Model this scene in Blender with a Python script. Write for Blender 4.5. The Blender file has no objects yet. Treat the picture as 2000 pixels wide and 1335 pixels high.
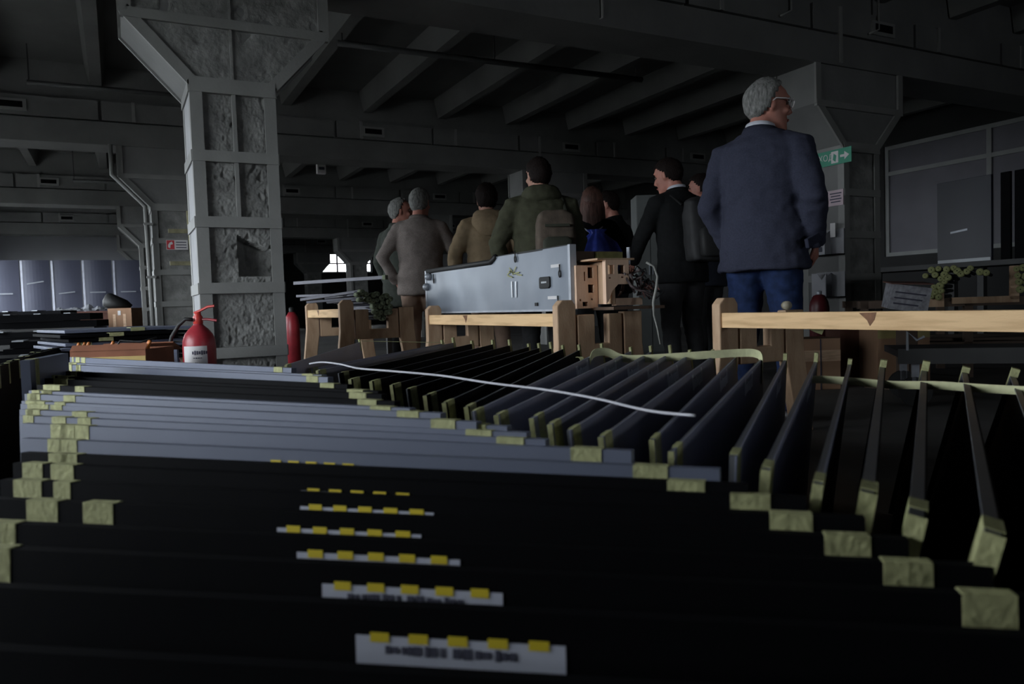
import bpy, bmesh, math, random
from mathutils import Vector, Matrix, noise
random.seed(7)
SC = bpy.context.scene
COL = SC.collection
# ------------------------------------------------------------------ camera
FPX = 1490.0
YAW, PITCH, ROLL = math.radians(27.3), math.atan(70.8 / FPX), math.atan(.033)
CAM = Vector((0, 0, .68))
UZ = Vector((0, 0, 1))
HF = Vector((math.sin(YAW), math.cos(YAW), 0))          # level forward
HR = Vector((math.cos(YAW), -math.sin(YAW), 0))         # level right
CF = HF * math.cos(PITCH) - UZ * math.sin(PITCH)
U0 = HF * math.sin(PITCH) + UZ * math.cos(PITCH)
CR = HR * math.cos(ROLL) - U0 * math.sin(ROLL)
CU = U0 * math.cos(ROLL) + HR * math.sin(ROLL)
cd = bpy.data.cameras.new('camera')
cd.sensor_width = 36; cd.lens = 36 * FPX / 2000
cd.clip_start = .02; cd.clip_end = 200
cd.dof.use_dof = True; cd.dof.focus_distance = 4.6; cd.dof.aperture_fstop = 5.6
cam = bpy.data.objects.new('camera', cd); COL.objects.link(cam)
cam.matrix_world = Matrix(((CR.x, CU.x, -CF.x, CAM.x), (CR.y, CU.y, -CF.y, CAM.y), (CR.z, CU.z, -CF.z, CAM.z), (0, 0, 0, 1)))
SC.camera = cam
# ------------------------------------------------------------------ daylight
SC.view_settings.view_transform = 'Standard'
SC.view_settings.look = 'None'
SC.view_settings.gamma = 1
SC.view_settings.use_curve_mapping = False
SC.view_settings.exposure = 2.2
w = bpy.data.worlds.new('overcast_sky'); SC.world = w
w.use_nodes = True
bg = w.node_tree.nodes['Background']
bg.inputs[0].default_value = (.93, .95, 1.0, 1)
bg.inputs[1].default_value = 3.4
try:
    SC.cycles.use_denoising = True
    SC.cycles.max_bounces = 8
except Exception:
    pass
WALL_X0, WALL_X1, WALL_Y0, WALL_Y1 = -3.2, 12.6, -7.0, 36.0
LEFT_WINDOWS = [(1.4, 5.5), (8.0, 10.6), (12.6, 16.6), (18.2, 22.6)]
ADDED_BACK_WINDOWS = [(3.2, 5.4)]  # unseen, added behind the camera to brighten the far row's faces
SILL, HEAD = .7, 2.6
def portal(name, size_x, size_y, m):
    ld = bpy.data.lights.new(name, 'AREA'); ld.shape = 'RECTANGLE'; ld.size = size_x; ld.size_y = size_y
    ld.cycles.is_portal = True
    o = bpy.data.objects.new(name, ld); COL.objects.link(o); o.matrix_world = m
for a, b in LEFT_WINDOWS:
    # looks along +X (light emits along its local -Z)
    m = Matrix(((0, 0, -1, WALL_X0 + .02), (-1, 0, 0, (a + b) / 2), (0, 1, 0, (SILL + HEAD) / 2), (0, 0, 0, 1)))
    portal('window_portal', b - a, HEAD - SILL, m)
for a, b in ADDED_BACK_WINDOWS:
    m = Matrix(((-1, 0, 0, (a + b) / 2), (0, 0, -1, WALL_Y0 + .02), (0, 1, 0, 1.35), (0, 0, 0, 1)))
    portal("window_portal", b - a, .9, m)  # portal of the added fill window

# ------------------------------------------------------------------ helpers
def ray(x, y): return CF + CR * ((x - 1000) / FPX) - CU * ((y - 667.5) / FPX)
def PZ(x, y, z): return CAM + ray(x, y) * z                      # a point at a depth
def PH(x, y, h):
    d = ray(x, y); return CAM + d * ((h - CAM.z) / d.z)          # a point at a height
def PY(x, y, Y):
    d = ray(x, y); return CAM + d * (Y / d.y)
def PX(x, y, X):
    d = ray(x, y); return CAM + d * (X / d.x)
def G(r, f, z=0): return HR * r + HF * f + UZ * z                # camera-level ground coordinates

MATS = {}
def mat(name, col, rough=.6, metal=0., var=.2, scale=6., bump=0., bscale=60., spec=.5, stretch=None, emit=0., trans=0.):
    if name in MATS: return MATS[name]
    m = bpy.data.materials.new(name); m.use_nodes = True
    nt = m.node_tree; n = nt.nodes; L = nt.links
    b = n['Principled BSDF']
    b.inputs['Roughness'].default_value = rough
    b.inputs['Metallic'].default_value = metal
    b.inputs['Specular IOR Level'].default_value = spec
    tc = n.new('ShaderNodeTexCoord'); mp = n.new('ShaderNodeMapping')
    L.new(tc.outputs['Object'], mp.inputs['Vector'])
    if stretch: mp.inputs['Scale'].default_value = stretch
    nz = n.new('ShaderNodeTexNoise'); nz.inputs['Scale'].default_value = scale; nz.inputs['Detail'].default_value = 5
    L.new(mp.outputs[0], nz.inputs['Vector'])
    cr = n.new('ShaderNodeValToRGB')
    c0 = [max(0, c * (1 - var)) for c in col]; c1 = [min(1, c * (1 + var)) for c in col]
    cr.color_ramp.elements[0].color = (*c0, 1); cr.color_ramp.elements[1].color = (*c1, 1)
    cr.color_ramp.elements[0].position = .3; cr.color_ramp.elements[1].position = .7
    L.new(nz.outputs['Fac'], cr.inputs[0]); L.new(cr.outputs[0], b.inputs['Base Color'])
    if bump:
        n2 = n.new('ShaderNodeTexNoise'); n2.inputs['Scale'].default_value = bscale; n2.inputs['Detail'].default_value = 4
        L.new(mp.outputs[0], n2.inputs['Vector'])
        bp = n.new('ShaderNodeBump'); bp.inputs['Strength'].default_value = bump; bp.inputs['Distance'].default_value = .01
        L.new(n2.outputs['Fac'], bp.inputs['Height']); L.new(bp.outputs[0], b.inputs['Normal'])
    if emit:
        b.inputs['Emission Color'].default_value = (*col, 1); b.inputs['Emission Strength'].default_value = emit
    if trans:
        b.inputs['Transmission Weight'].default_value = trans
    MATS[name] = m; return m

def wood_mat(name, col, dark, axis=(1, 12, 12)):
    if name in MATS: return MATS[name]
    m = mat(name, col, .65, 0, .1, 3, .15, 30, .3, stretch=axis)
    nt = m.node_tree; n = nt.nodes; L = nt.links
    ramp = [x for x in n if x.type == 'VALTORGB'][0]
    ramp.color_ramp.elements[0].color = (*dark, 1); ramp.color_ramp.elements[0].position = .22
    ramp.color_ramp.elements[1].position = .55
    return m

def glass_mat():
    if 'glass' in MATS: return MATS['glass']
    m = bpy.data.materials.new('window_glass'); m.use_nodes = True
    nt = m.node_tree; n = nt.nodes; n.clear()
    o = n.new('ShaderNodeOutputMaterial'); t = n.new('ShaderNodeBsdfTransparent'); g = n.new('ShaderNodeBsdfGlossy'); mx = n.new('ShaderNodeMixShader')
    t.inputs[0].default_value = (.93, .96, .97, 1); g.inputs['Roughness'].default_value = .05; mx.inputs[0].default_value = .06
    nt.links.new(t.outputs[0], mx.inputs[1]); nt.links.new(g.outputs[0], mx.inputs[2]); nt.links.new(mx.outputs[0], o.inputs[0])
    MATS['glass'] = m; return m

class MB:
    def __init__(s): s.v = []; s.f = []
    def add(s, vs, fs):
        k = len(s.v); s.v += [Vector(v) for v in vs]; s.f += [tuple(i + k for i in f) for f in fs]; return s
    def box(s, x0, x1, y0, y1, z0, z1):
        vs = [(x, y, z) for z in (z0, z1) for y in (y0, y1) for x in (x0, x1)]
        return s.add(vs, [(0, 2, 3, 1), (4, 5, 7, 6), (0, 1, 5, 4), (2, 6, 7, 3), (0, 4, 6, 2), (1, 3, 7, 5)])
    def obox(s, c, ax, ay, az):
        """box with centre c and half vectors"""
        c = Vector(c); ax = Vector(ax); ay = Vector(ay); az = Vector(az)
        vs = [c + ax * i + ay * j + az * k for k in (-1, 1) for j in (-1, 1) for i in (-1, 1)]
        return s.add(vs, [(0, 2, 3, 1), (4, 5, 7, 6), (0, 1, 5, 4), (2, 6, 7, 3), (0, 4, 6, 2), (1, 3, 7, 5)])
    def bar(s, a, b, wd, hg, up=UZ):
        a = Vector(a); b = Vector(b); d = (b - a).normalized(); side = d.cross(up)
        if side.length < 1e-4: side = d.cross(Vector((1, 0, 0)))
        side.normalize(); u = side.cross(d)
        return s.obox((a + b) / 2, (b - a) / 2, side * wd / 2, u * hg / 2)
    def prism(s, poly, o, ex, ey, ez):
        """polygon (2d) in the plane o+ex,ey, extruded by the vector ez"""
        o = Vector(o); ex = Vector(ex); ey = Vector(ey); ez = Vector(ez); n = len(poly)
        lo = [o + ex * a + ey * b for a, b in poly]; hi = [p + ez for p in lo]
        fs = [tuple(range(n))[::-1], tuple(range(n, 2 * n))] + [(i, (i + 1) % n, n + (i + 1) % n, n + i) for i in range(n)]
        return s.add(lo + hi, fs)
    def loft(s, rings, cap=True):
        n = len(rings[0]); vs = [v for r in rings for v in r]; fs = []
        for k in range(len(rings) - 1):
            for i in range(n):
                j = (i + 1) % n
                fs.append((k * n + i, k * n + j, (k + 1) * n + j, (k + 1) * n + i))
        if cap:
            fs.append(tuple(range(n))[::-1]); fs.append(tuple(range((len(rings) - 1) * n, len(rings) * n)))
        return s.add(vs, fs)
    def tube(s, pts, r, seg=8, ref=None, flat=1.0, round_ends=False):
        pts = [Vector(p) for p in pts]
        rad = list(r) if hasattr(r, '__len__') else [r] * len(pts)
        if round_ends:
            d0 = (pts[0] - pts[1]).normalized(); d1 = (pts[-1] - pts[-2]).normalized()
            r0, r1 = rad[0], rad[-1]
            pts = [pts[0] + d0 * r0 * .85, pts[0] + d0 * r0 * .55] + pts + [pts[-1] + d1 * r1 * .55, pts[-1] + d1 * r1 * .85]
            rad = [r0 * .35, r0 * .8] + rad + [r1 * .8, r1 * .35]
        rings = []; last = None
        for i, p in enumerate(pts):
            d = (pts[min(i + 1, len(pts) - 1)] - pts[max(i - 1, 0)]).normalized()
            a = Vector(ref) if ref is not None else (last if last is not None else (UZ if abs(d.z) < .9 else Vector((1, 0, 0))))
            u = a - d * a.dot(d)
            if u.length < 1e-5: u = d.orthogonal()
            u.normalize(); v = d.cross(u); last = u
            rings.append([p + u * math.cos(t) * rad[i] + v * math.sin(t) * rad[i] * flat for t in [2 * math.pi * k / seg for k in range(seg)]])
        return s.loft(rings)
    def ell(s, zs, seg=20):
        """stack of horizontal ellipses (z, cx, cy, rx, ry)"""
        return s.loft([[Vector((cx + rx * math.cos(t), cy + ry * math.sin(t), z)) for t in [2 * math.pi * k / seg for k in range(seg)]] for z, cx, cy, rx, ry in zs])
    def lathe(s, prof, c=(0, 0, 0), seg=24):
        return s.ell([(z + c[2], c[0], c[1], r, r) for r, z in prof], seg)
    def ball(s, c, rx, ry, rz, seg=12, rows=8):
        c = Vector(c)
        return s.ell([(c.z - rz * math.cos(math.pi * (k + .3) / (rows + .6)), c.x, c.y, rx * math.sin(math.pi * (k + .3) / (rows + .6)), ry * math.sin(math.pi * (k + .3) / (rows + .6))) for k in range(rows + 1)], seg)
    def xf(s, m):
        s.v = [m @ v for v in s.v]; return s
    def mesh(s, name, off=None):
        me = bpy.data.meshes.new(name)
        vs = s.v if off is None else [v - off for v in s.v]
        me.from_pydata([tuple(v) for v in vs], [], s.f); me.update()
        bm = bmesh.new(); bm.from_mesh(me); bmesh.ops.recalc_face_normals(bm, faces=bm.faces); bm.to_mesh(me); bm.free()
        return me
    def build(s, name, m, parent=None, smooth=False, bevel=0, off=None, loc=None):
        if parent is not None and off is None and loc == 'world': off = Vector(parent.location)
        me = s.mesh(name, off)
        o = bpy.data.objects.new(name, me); COL.objects.link(o)
        if m is not None: me.materials.append(m)
        if parent is not None: o.parent = parent
        if smooth:
            for p in me.polygons: p.use_smooth = True
        if bevel:
            b = o.modifiers.new('bevel', 'BEVEL'); b.width = bevel; b.segments = 2; b.limit_method = 'ANGLE'
        return o

def tag(o, label=None, cat=None, group=None, kind=None):
    if label: o['label'] = label
    if cat: o['category'] = cat
    if group: o['group'] = group
    if kind: o['kind'] = kind
    return o
def thing(name, label, cat, loc=(0, 0, 0), rotz=0, group=None, kind=None):
    o = bpy.data.objects.new(name, None); COL.objects.link(o); o.empty_display_size = .1
    o.location = loc; o.rotation_euler = (0, 0, rotz)
    return tag(o, label, cat, group, kind)
def copy_part(src, parent, loc=None, rot=None):
    c = src.copy(); COL.objects.link(c); c.parent = parent
    if loc is not None: c.location = loc
    if rot is not None: c.rotation_euler = rot
    return c
def copy_tree(o, parent=None):
    c = o.copy(); COL.objects.link(c); c.parent = parent
    for ch in list(o.children): copy_tree(ch, c)
    return c
def text_mesh(name, s, size, m, parent, mtx, ext=.0008, spacing=1.0):
    cu = bpy.data.curves.new(name, 'FONT'); cu.body = s; cu.size = size; cu.extrude = ext; cu.align_x = 'CENTER'; cu.align_y = 'CENTER'; cu.space_character = spacing
    t = bpy.data.objects.new(name, cu); COL.objects.link(t)
    me = bpy.data.meshes.new_from_object(t.evaluated_get(bpy.context.evaluated_depsgraph_get()))
    bpy.data.objects.remove(t)
    o = bpy.data.objects.new(name, me); COL.objects.link(o); me.materials.clear(); me.materials.append(m)
    o.parent = parent; o.matrix_local = mtx
    return o
ORD = ['first', 'second', 'third', 'fourth', 'fifth', 'sixth', 'seventh', 'eighth', 'ninth', 'tenth', 'eleventh', 'twelfth', 'thirteenth', 'fourteenth', 'fifteenth',
       'sixteenth', 'seventeenth', 'eighteenth', 'nineteenth', 'twentieth', 'twenty-first', 'twenty-second', 'twenty-third', 'twenty-fourth', 'twenty-fifth', 'twenty-sixth', 'twenty-seventh', 'twenty-eighth', 'twenty-ninth', 'thirtieth']

# ------------------------------------------------------------------ materials
M_PAINT = mat('grey_paint', (.17, .17, .165), .75, 0, .12, 2.5, .25, 25)
M_CEIL = mat('ceiling_paint', (.115, .115, .11), .85, 0, .15, 1.5, .3, 12)
M_GIRD = mat('girder_paint', (.14, .14, .135), .8, 0, .15, 2, .3, 14)
M_STEEL = mat('strap_paint', (.21, .21, .20), .55, 0, .1, 4, .1, 50)
M_PLAST = mat('rough_plaster', (.20, .20, .19), .9, 0, .3, 9, .6, 40)
M_FLOOR = mat('floor_concrete', (.09, .085, .08), .8, 0, .3, 1.2, .2, 20)
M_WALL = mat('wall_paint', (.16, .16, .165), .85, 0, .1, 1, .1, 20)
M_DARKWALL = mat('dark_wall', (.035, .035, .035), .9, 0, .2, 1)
M_FRAME = mat('window_frame_paint', (.35, .36, .35), .6, 0, .1, 3)
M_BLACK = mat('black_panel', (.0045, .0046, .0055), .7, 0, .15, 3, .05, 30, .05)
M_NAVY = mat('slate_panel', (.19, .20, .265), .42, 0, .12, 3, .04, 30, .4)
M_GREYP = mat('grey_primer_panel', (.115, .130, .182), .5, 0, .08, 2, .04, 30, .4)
M_EDGE = mat('bare_metal_edge', (.13, .135, .15), .45, .3, .1, 8)
M_TAPE = mat('masking_tape', (.37, .37, .19), .75, 0, .2, 60, .3, 120, .2)
M_WHITE = mat('white_label', (.55, .57, .66), .6, 0, .05, 5)
M_YELLOW = mat('yellow_mark', (.74, .57, .03), .6, 0, .08, 5)
M_INK = mat('label_ink', (.06, .06, .09), .7, 0, .05, 5)
M_LOGO = mat('logo_grey', (.62, .65, .68), .5, 0, .05, 5)
M_WOOD = wood_mat('pine_rail', (.74, .50, .27), (.54, .33, .16), (10, 1.2, 14))
M_PLY = wood_mat('plywood', (.50, .34, .22), (.36, .22, .13), (6, 6, 1.5))
M_PLYE = wood_mat('plywood_edge', (.62, .43, .29), (.45, .28, .18), (3, 3, 20))
M_CARD = mat('cardboard', (.36, .215, .135), .85, 0, .1, 5, .1, 40, .2)
M_RED = mat('red_enamel', (.30, .025, .035), .38, 0, .3, 9)
M_RUBBER = mat('black_rubber', (.012, .012, .012), .6, 0, .1, 10)
M_STEELG = mat('galvanised', (.38, .40, .44), .45, .35, .12, 14, .05, 40)
M_BOXG = mat('grey_enamel_sheet', (.175, .20, .24), .4, .1, .08, 4, .04, 18)

# ------------------------------------------------------------------ the hall
def struct(name, mb, m, parent=None, **k):
    o = mb.build(name, m, parent, **k)
    if parent is None: o['kind'] = 'structure'
    return o
struct('floor', MB().box(WALL_X0, WALL_X1, WALL_Y0, WALL_Y1, -.2, 0), M_FLOOR)
struct('ground', MB().box(-60, WALL_X0 - .3, -60, 90, -1.2, -1.0), mat('outdoor_ground', (.16, .16, .15), .9))
CEIL_Z, GB = 3.95, 2.93
ceiling = struct('ceiling', MB().box(WALL_X0 - .3, WALL_X1 + .3, WALL_Y0, WALL_Y1 + .3, CEIL_Z, CEIL_Z + .25), M_CEIL)
ROWS = [-.75 + 6 * k for k in range(6)]              # front faces of the column rows
CX0, CW = .478, .53                                  # left face and width of a column
# ceiling joists between the girders
jm = None
for k in range(len(ROWS) - 1 + 1):
    y0 = ROWS[k] + .45; y1 = (ROWS[k + 1] + .05) if k + 1 < len(ROWS) else WALL_Y1
    for i in range(-3, 9):
        x = 2.25 + 1.2 * i
        if x > WALL_X1 - .2: continue
        # tapered precast rib
        o = MB().prism([(0, 3.66), (.13, 3.66), (.19, CEIL_Z), (-.06, CEIL_Z)], (x, y0, 0), (1, 0, 0), UZ, (0, y1 - y0, 0)).build('joist', M_CEIL, ceiling)
for ri, y in enumerate(ROWS):
    # inverted-T girder
    prof = [(0, GB), (CW, GB), (CW, 3.22), (CW - .07, 3.24), (CW - .07, CEIL_Z), (.07, CEIL_Z), (.07, 3.24), (0, 3.22)]
    MB().prism(prof, (WALL_X0, y, 0), (0, 1, 0), UZ, (WALL_X1 - WALL_X0, 0, 0)).build('girder', M_GIRD, ceiling)
    # boxed cable run along the girder's front
    for sgm in range(11):
        x0 = WALL_X0 + .1 + sgm * 1.53
        if x0 + 1.5 > WALL_X1: break
        MB().box(x0, x0 + 1.49, y + .005, y + .075, 3.245, 3.49).build('cable_box', M_GIRD, ceiling)
        MB().box(x0 + .35, x0 + .39, y - .012, y + .07, 2.96 if sgm % 3 == 0 else 3.245, 3.5).build('strap', M_STEEL, ceiling)
    for xx in (-1.2, 3.4, 6.9, 9.7):
        MB().box(xx, xx + .34, y - .022, y + .02, 3.29, 3.43).build('outlet_frame', M_STEEL, ceiling)
        MB().box(xx + .04, xx + .30, y - .026, y - .01, 3.325, 3.40).build('outlet_slot', M_BLACK, ceiling)

# walls
def wall_with_openings(name, axis, at, thick, a0, a1, z1, openings, m):
    """openings: list of (a, b, z0, z1); one mesh of blocks around them, all openings share the same head and sill"""
    mb = MB(); edges = sorted(openings); cur = a0
    def put(a, b, z0, z1):
        if b - a < 1e-4 or z1 - z0 < 1e-4: return
        if axis == 'x': mb.box(at, at + thick, a, b, z0, z1)
        else: mb.box(a, b, at, at + thick, z0, z1)
    for a, b, s, h in edges:
        put(cur, a, 0, z1); put(a, b, 0, s); put(a, b, h, z1); cur = b
    put(cur, a1, 0, z1)
    return struct(name, mb, m)
wall_with_openings('wall_left', 'x', WALL_X0 - .3, .3, WALL_Y0, WALL_Y1, CEIL_Z, [(a, b, SILL, HEAD) for a, b in LEFT_WINDOWS], M_WALL)
wall_with_openings('wall_back', 'y', WALL_Y0 - .3, .3, WALL_X0 - .3, WALL_X1 + .3, CEIL_Z, [(a, b, .9, 1.8) for a, b in ADDED_BACK_WINDOWS], M_WALL)
FAR_WINDOWS = [(8.55, 11.1, 2.5, 3.45)]
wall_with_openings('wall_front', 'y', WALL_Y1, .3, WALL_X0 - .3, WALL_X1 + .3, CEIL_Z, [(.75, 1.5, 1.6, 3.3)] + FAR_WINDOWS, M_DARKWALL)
RW = (5.6, 9.35, 1.35, 3.35)                          # window band in the right-hand wall
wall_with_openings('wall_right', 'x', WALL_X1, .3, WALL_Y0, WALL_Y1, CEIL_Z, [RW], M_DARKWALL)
wn = [0]
def window(axis, at, a, b, z0, z1, nm, m_pane, cross=None):
    wn[0] += 1
    base = Vector((at, (a + b) / 2, z0)) if axis == 'x' else Vector(((a + b) / 2, at, z0))
    root = thing('window_%d' % wn[0], None, None, base, kind='structure')
    def bx(p, q, r, s, d0, d1):
        return MB().box(d0, d1, p, q, r, s) if axis == 'x' else MB().box(p, q, d0, d1, r, s)
    W = (b - a) / 2; H = z1 - z0
    bx(-W, W, 0, .07, -.03, .05).build('sill', M_FRAME, root); bx(-W, W, H - .07, H, -.03, .05).build('head', M_FRAME, root)
    bx(-W, -W + .07, .07, H - .07, -.03, .05).build('jamb', M_FRAME, root); bx(W - .07, W, .07, H - .07, -.03, .05).build('jamb', M_FRAME, root)
    step = (2 * W - .14) / nm
    for i in range(1, nm):
        x = -W + .07 + i * step; bx(x - .04, x + .04, .07, H - .07, -.03, .05).build('mullion', M_FRAME, root)
    rows = [(.07, H - .07)]
    if cross:
        c = cross; bx(-W + .07, W - .07, c - .035, c + .035, -.028, .048).build('transom', M_FRAME, root); rows = [(.07, c - .035), (c + .035, H - .07)]
    for i in range(nm):
        for r0, r1 in rows:
            x0 = -W + .07 + i * step
            bx(x0, x0 + step, r0, r1, .008, .014).build('pane', m_pane, root)
    return root
for a, b in LEFT_WINDOWS: window('x', WALL_X0 - .15, a, b, SILL, HEAD, 4, glass_mat())
for a, b in ADDED_BACK_WINDOWS: window('y', WALL_Y0 - .15, a, b, .9, 1.8, 2, glass_mat())  # added fill window, out of view
window('y', WALL_Y1 + .1, .75, 1.5, 1.6, 3.3, 1, glass_mat())
window('y', WALL_Y1 + .1, 8.55, 11.1, 2.5, 3.45, 3, glass_mat(), .45)
window('x', WALL_X1 + .06, RW[0], RW[1], RW[2], RW[3], 2, mat('painted_over_pane', (.16, .155, .18), .5, 0, .1, 2), 1.5)
struct('wall_partition', MB().box(WALL_X0, 1.0, 24.2, 24.35, 0, CEIL_Z), mat('partition_paint', (.20, .20, .215), .8, 0, .1, .8))

# ------------------------------------------------------------------ columns
def plaster_face(w, h, nx, nz, amp, seed, hole=None):
    """rough rendered infill: a displaced grid in local x (0..w), z (0..h), facing -y; closed by a back"""
    vs = []; fs = []
    for k in range(nz + 1):
        for i in range(nx + 1):
            x = w * i / nx; z = h * k / nz
            p = Vector((x * 1, seed * 3.1, z * 1))
            d = noise.noise(p * 11) * .35 + noise.noise(p * 32) * .4 + noise.noise(p * 80) * .35
            pit = max(0, noise.noise(Vector((p.x * 30, p.y, p.z * 20)) + Vector((5, 0, 9))) - .22) * 2.0 * max(0, .35 + noise.noise(p * 5))
            y = -amp * d + amp * 2.4 * pit
            if hole:
                hx0, hx1, hz0, hz1 = hole
                slope = hz1 - (x - hx0) / (hx1 - hx0) * (hz1 - hz0) * .45
                if hx0 < x < hx1 and hz0 < z < slope: y += .16 * (1 - .35 * (x - hx0) / (hx1 - hx0))
            vs.append((x, y, z))
    for k in range(nz):
        for i in range(nx):
            a = k * (nx + 1) + i; fs.append((a, a + 1, a + nx + 2, a + nx + 1))
    return MB().add(vs, fs)
M_SIDE = mat('smooth_lit_render', (.36, .36, .37), .8, 0, .1, 5, .15, 30)  # front column's window side: the light on it is put into the colour
CAPH0, CAPH1, CAPOUT = 2.145, 2.545, .37
BANDS = [.40, .82, 1.245, 1.665, 2.10]
def column(x, y, label, detail):
    root = thing('concrete_column', label, 'column', (x, y, 0))
    T = CW
    ins = .028
    mb = MB().box(ins, CW - ins, ins + .19, T - ins, 0, CAPH0)
    mb.build('shaft_core', M_PLAST, root)
    if detail:
        f = plaster_face(CW - .06, CAPH0, 90, 360, .012, 1, (.22, .46, .93, 1.20)); f.xf(Matrix.Translation((.03, .032, 0)))
    else:
        f = plaster_face(CW - .06, CAPH0, 10, 40, .008, 2); f.xf(Matrix.Translation((.03, .032, 0)))
    f.build('plaster', M_PLAST, root, smooth=True)
    MB().box(.003, .05, .02, T - .02, 0, CAPH0).build('side_render', M_SIDE if detail else M_PAINT, root)
    # corner angles
    a = .075
    for cx, sx in ((0, 1), (CW, -1)):
        for cy, sy in ((0, 1), (T, -1)):
            MB().prism([(0, 0), (sx * a, 0), (sx * a, sy * .012), (sx * .012, sy * .012), (sx * .012, sy * a), (0, sy * a)], (cx, cy, 0), (1, 0, 0), (0, 1, 0), (0, 0, CAPH0)).build('corner_angle', M_STEEL, root)
    for z in BANDS:
        MB().box(.0, CW, -.008, .03, z, z + .07).build('band', M_STEEL, root)
        MB().box(-.008, .03, .0, T, z, z + .07).build('band', M_STEEL, root)
        MB().box(CW - .03, CW + .008, 0, T, z, z + .07).build('band', M_STEEL, root)
    if detail:
        MB().box(CW * .5 - .012, CW * .5 + .012, .0, .03, 1.31, 2.1).build('mid_strip', M_STEEL, root)
    # flared capital under the girder
    prof = [(.012, CAPH0), (CW - .012, CAPH0), (CW + CAPOUT - .012, CAPH1), (CW + CAPOUT - .012, GB), (-CAPOUT + .012, GB), (-CAPOUT + .012, CAPH1)]
    if detail:
        nx, nz = 90, 60; vs = []; fs = []
        for k in range(nz + 1):
            z = CAPH0 + (GB - CAPH0) * k / nz
            o = min(1, (z - CAPH0) / (CAPH1 - CAPH0)) * CAPOUT
            for i in range(nx + 1):
                xx = .02 - o + (CW - .04 + 2 * o) * i / nx
                p = Vector((xx, 7.7, z)); d = noise.noise(p * 8) * .6 + noise.noise(p * 26) * .4 + noise.noise(p * 60) * .25
                pit = max(0, noise.noise(p * 13 + Vector((2, 0, 1))) - .28) * 2
                vs.append((xx, .022 - .01 * d + .022 * pit, z))
        for k in range(nz):
            for i in range(nx):
                q = k * (nx + 1) + i; fs.append((q, q + 1, q + nx + 2, q + nx + 1))
        MB().add(vs, fs).build('capital_plaster', M_PLAST, root, smooth=True)
    MB().prism(prof, (0, .03, 0), (1, 0, 0), UZ, (0, T - .06, 0)).build('capital', M_PAINT, root)
    for s, e in (((0, CAPH0), (-CAPOUT, CAPH1)), ((-CAPOUT, CAPH1), (-CAPOUT, GB))):
        for mir in (0, 1):
            q = [(CW - s[0], s[1]), (CW - e[0], e[1])] if mir else [s, e]
            for yy in (0.012, T - .012):
                d = Vector((q[1][0] - q[0][0], 0, q[1][1] - q[0][1])); n_ = Vector((d.z, 0, -d.x)).normalized() * (1 if mir else -1)
                c = Vector(((q[0][0] + q[1][0]) / 2, yy, (q[0][1] + q[1][1]) / 2)) - n_ * .03
                MB().obox(c, d / 2, Vector((0, .012, 0)), n_ * .035).build('edge_strap', M_STEEL, root)
    for z in (CAPH0 - .01, CAPH1 - .03):
        o = 0 if z < 2.3 else CAPOUT
        MB().box(-o, CW + o, -.004, .03, z, z + .06).build('capital_band', M_STEEL, root)
    if detail:
        MB().box(CW * .5 - .008, CW * .5 + .008, .006, .03, CAPH0 + .05, GB - .05).build('capital_seam', M_PLAST, root)
    return root
COLS = [(CX0, ROWS[1], 'rough grey column with flared head beside the fire extinguisher', True),
        (CX0 + 6, ROWS[1], 'dark column with green exit sign behind the man in navy blazer', False),
        (CX0, ROWS[2], 'grey column with red and white sign, behind the rough front column', False),
        (CX0 + 6, ROWS[2], 'distant column behind the man in olive jacket', False),
        (CX0, ROWS[3], 'third grey column back in the left line of columns', False),
        (CX0 + 6, ROWS[3], 'distant column standing behind the man in tweed jacket', False),
        (CX0, ROWS[4], 'fourth grey column back, beside the row of standing navy doors', False),
        (CX0 + 6, ROWS[4], 'distant dark column right of the bright far window', False),
        (CX0 + 6, ROWS[5], 'farthest dark column left of the bright far window', False)]
colroot = [column(*c) for c in COLS]

# ------------------------------------------------------------------ signs and holders on the columns
def plate(root, name, m, p0, ex, ey, w, h, nrm, t=.004):
    return MB().obox(Vector(p0) + nrm * t / 2, ex * w / 2, ey * h / 2, nrm * t / 2).build(name, m, root)
M_GREEN = mat('sign_green', (.03, .26, .16), .5, 0, .05, 5)
M_SIGNW = mat('sign_white', (.62, .60, .60), .5, 0, .05, 5)
M_PINK = mat('sign_faded_pink', (.52, .40, .44), .55, 0, .08, 9)
M_SIGNR = mat('sign_red', (.50, .04, .05), .5, 0, .05, 5)
NX = Vector((-1, 0, 0)); NY = Vector((0, -1, 0)); EX = Vector((1, 0, 0)); EY = Vector((0, 1, 0))
cx = CX0 + 6
# text on the -X face runs towards -Y
MX = lambda p: Matrix(((0, 0, -1, p[0]), (-1, 0, 0, p[1]), (0, 1, 0, p[2]), (0, 0, 0, 1)))
MY = lambda p: Matrix(((1, 0, 0, p[0]), (0, 0, -1, p[1]), (0, 1, 0, p[2]), (0, 0, 0, 1)))
fx = cx - .009
s = thing('exit_sign', 'green exit sign with running figure and arrow high on the dark column', 'sign', PX(1622, 309, fx))
plate(s, 'board', M_GREEN, (0, 0, 0), EY, UZ, .50, .15, NX)
text_mesh('lettering', 'ВЫХОД', .085, M_SIGNW, s, MX((-.0055, .115, .005)))
MB().obox((-.005, -.055, 0), (.001, 0, 0), (0, .042, 0), (0, 0, .058)).build('pictogram_door', M_SIGNW, s)
MB().obox((-.0065, -.055, -.005), (.001, 0, 0), (0, .016, .012), (0, -.006, .03)).build('pictogram_figure', M_GREEN, s)
MB().prism([(-.05, -.012), (.0, -.012), (.0, -.04), (.055, 0), (0, .04), (0, .012), (-.05, .012)], (-.0045, -.17, 0), (0, -1, 0), UZ, (-.0015, 0, 0)).build('arrow', M_SIGNW, s)
s = thing('notice_board', 'small faded pink and white fire notice below the green exit sign', 'sign', PX(1623, 388, fx))
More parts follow.
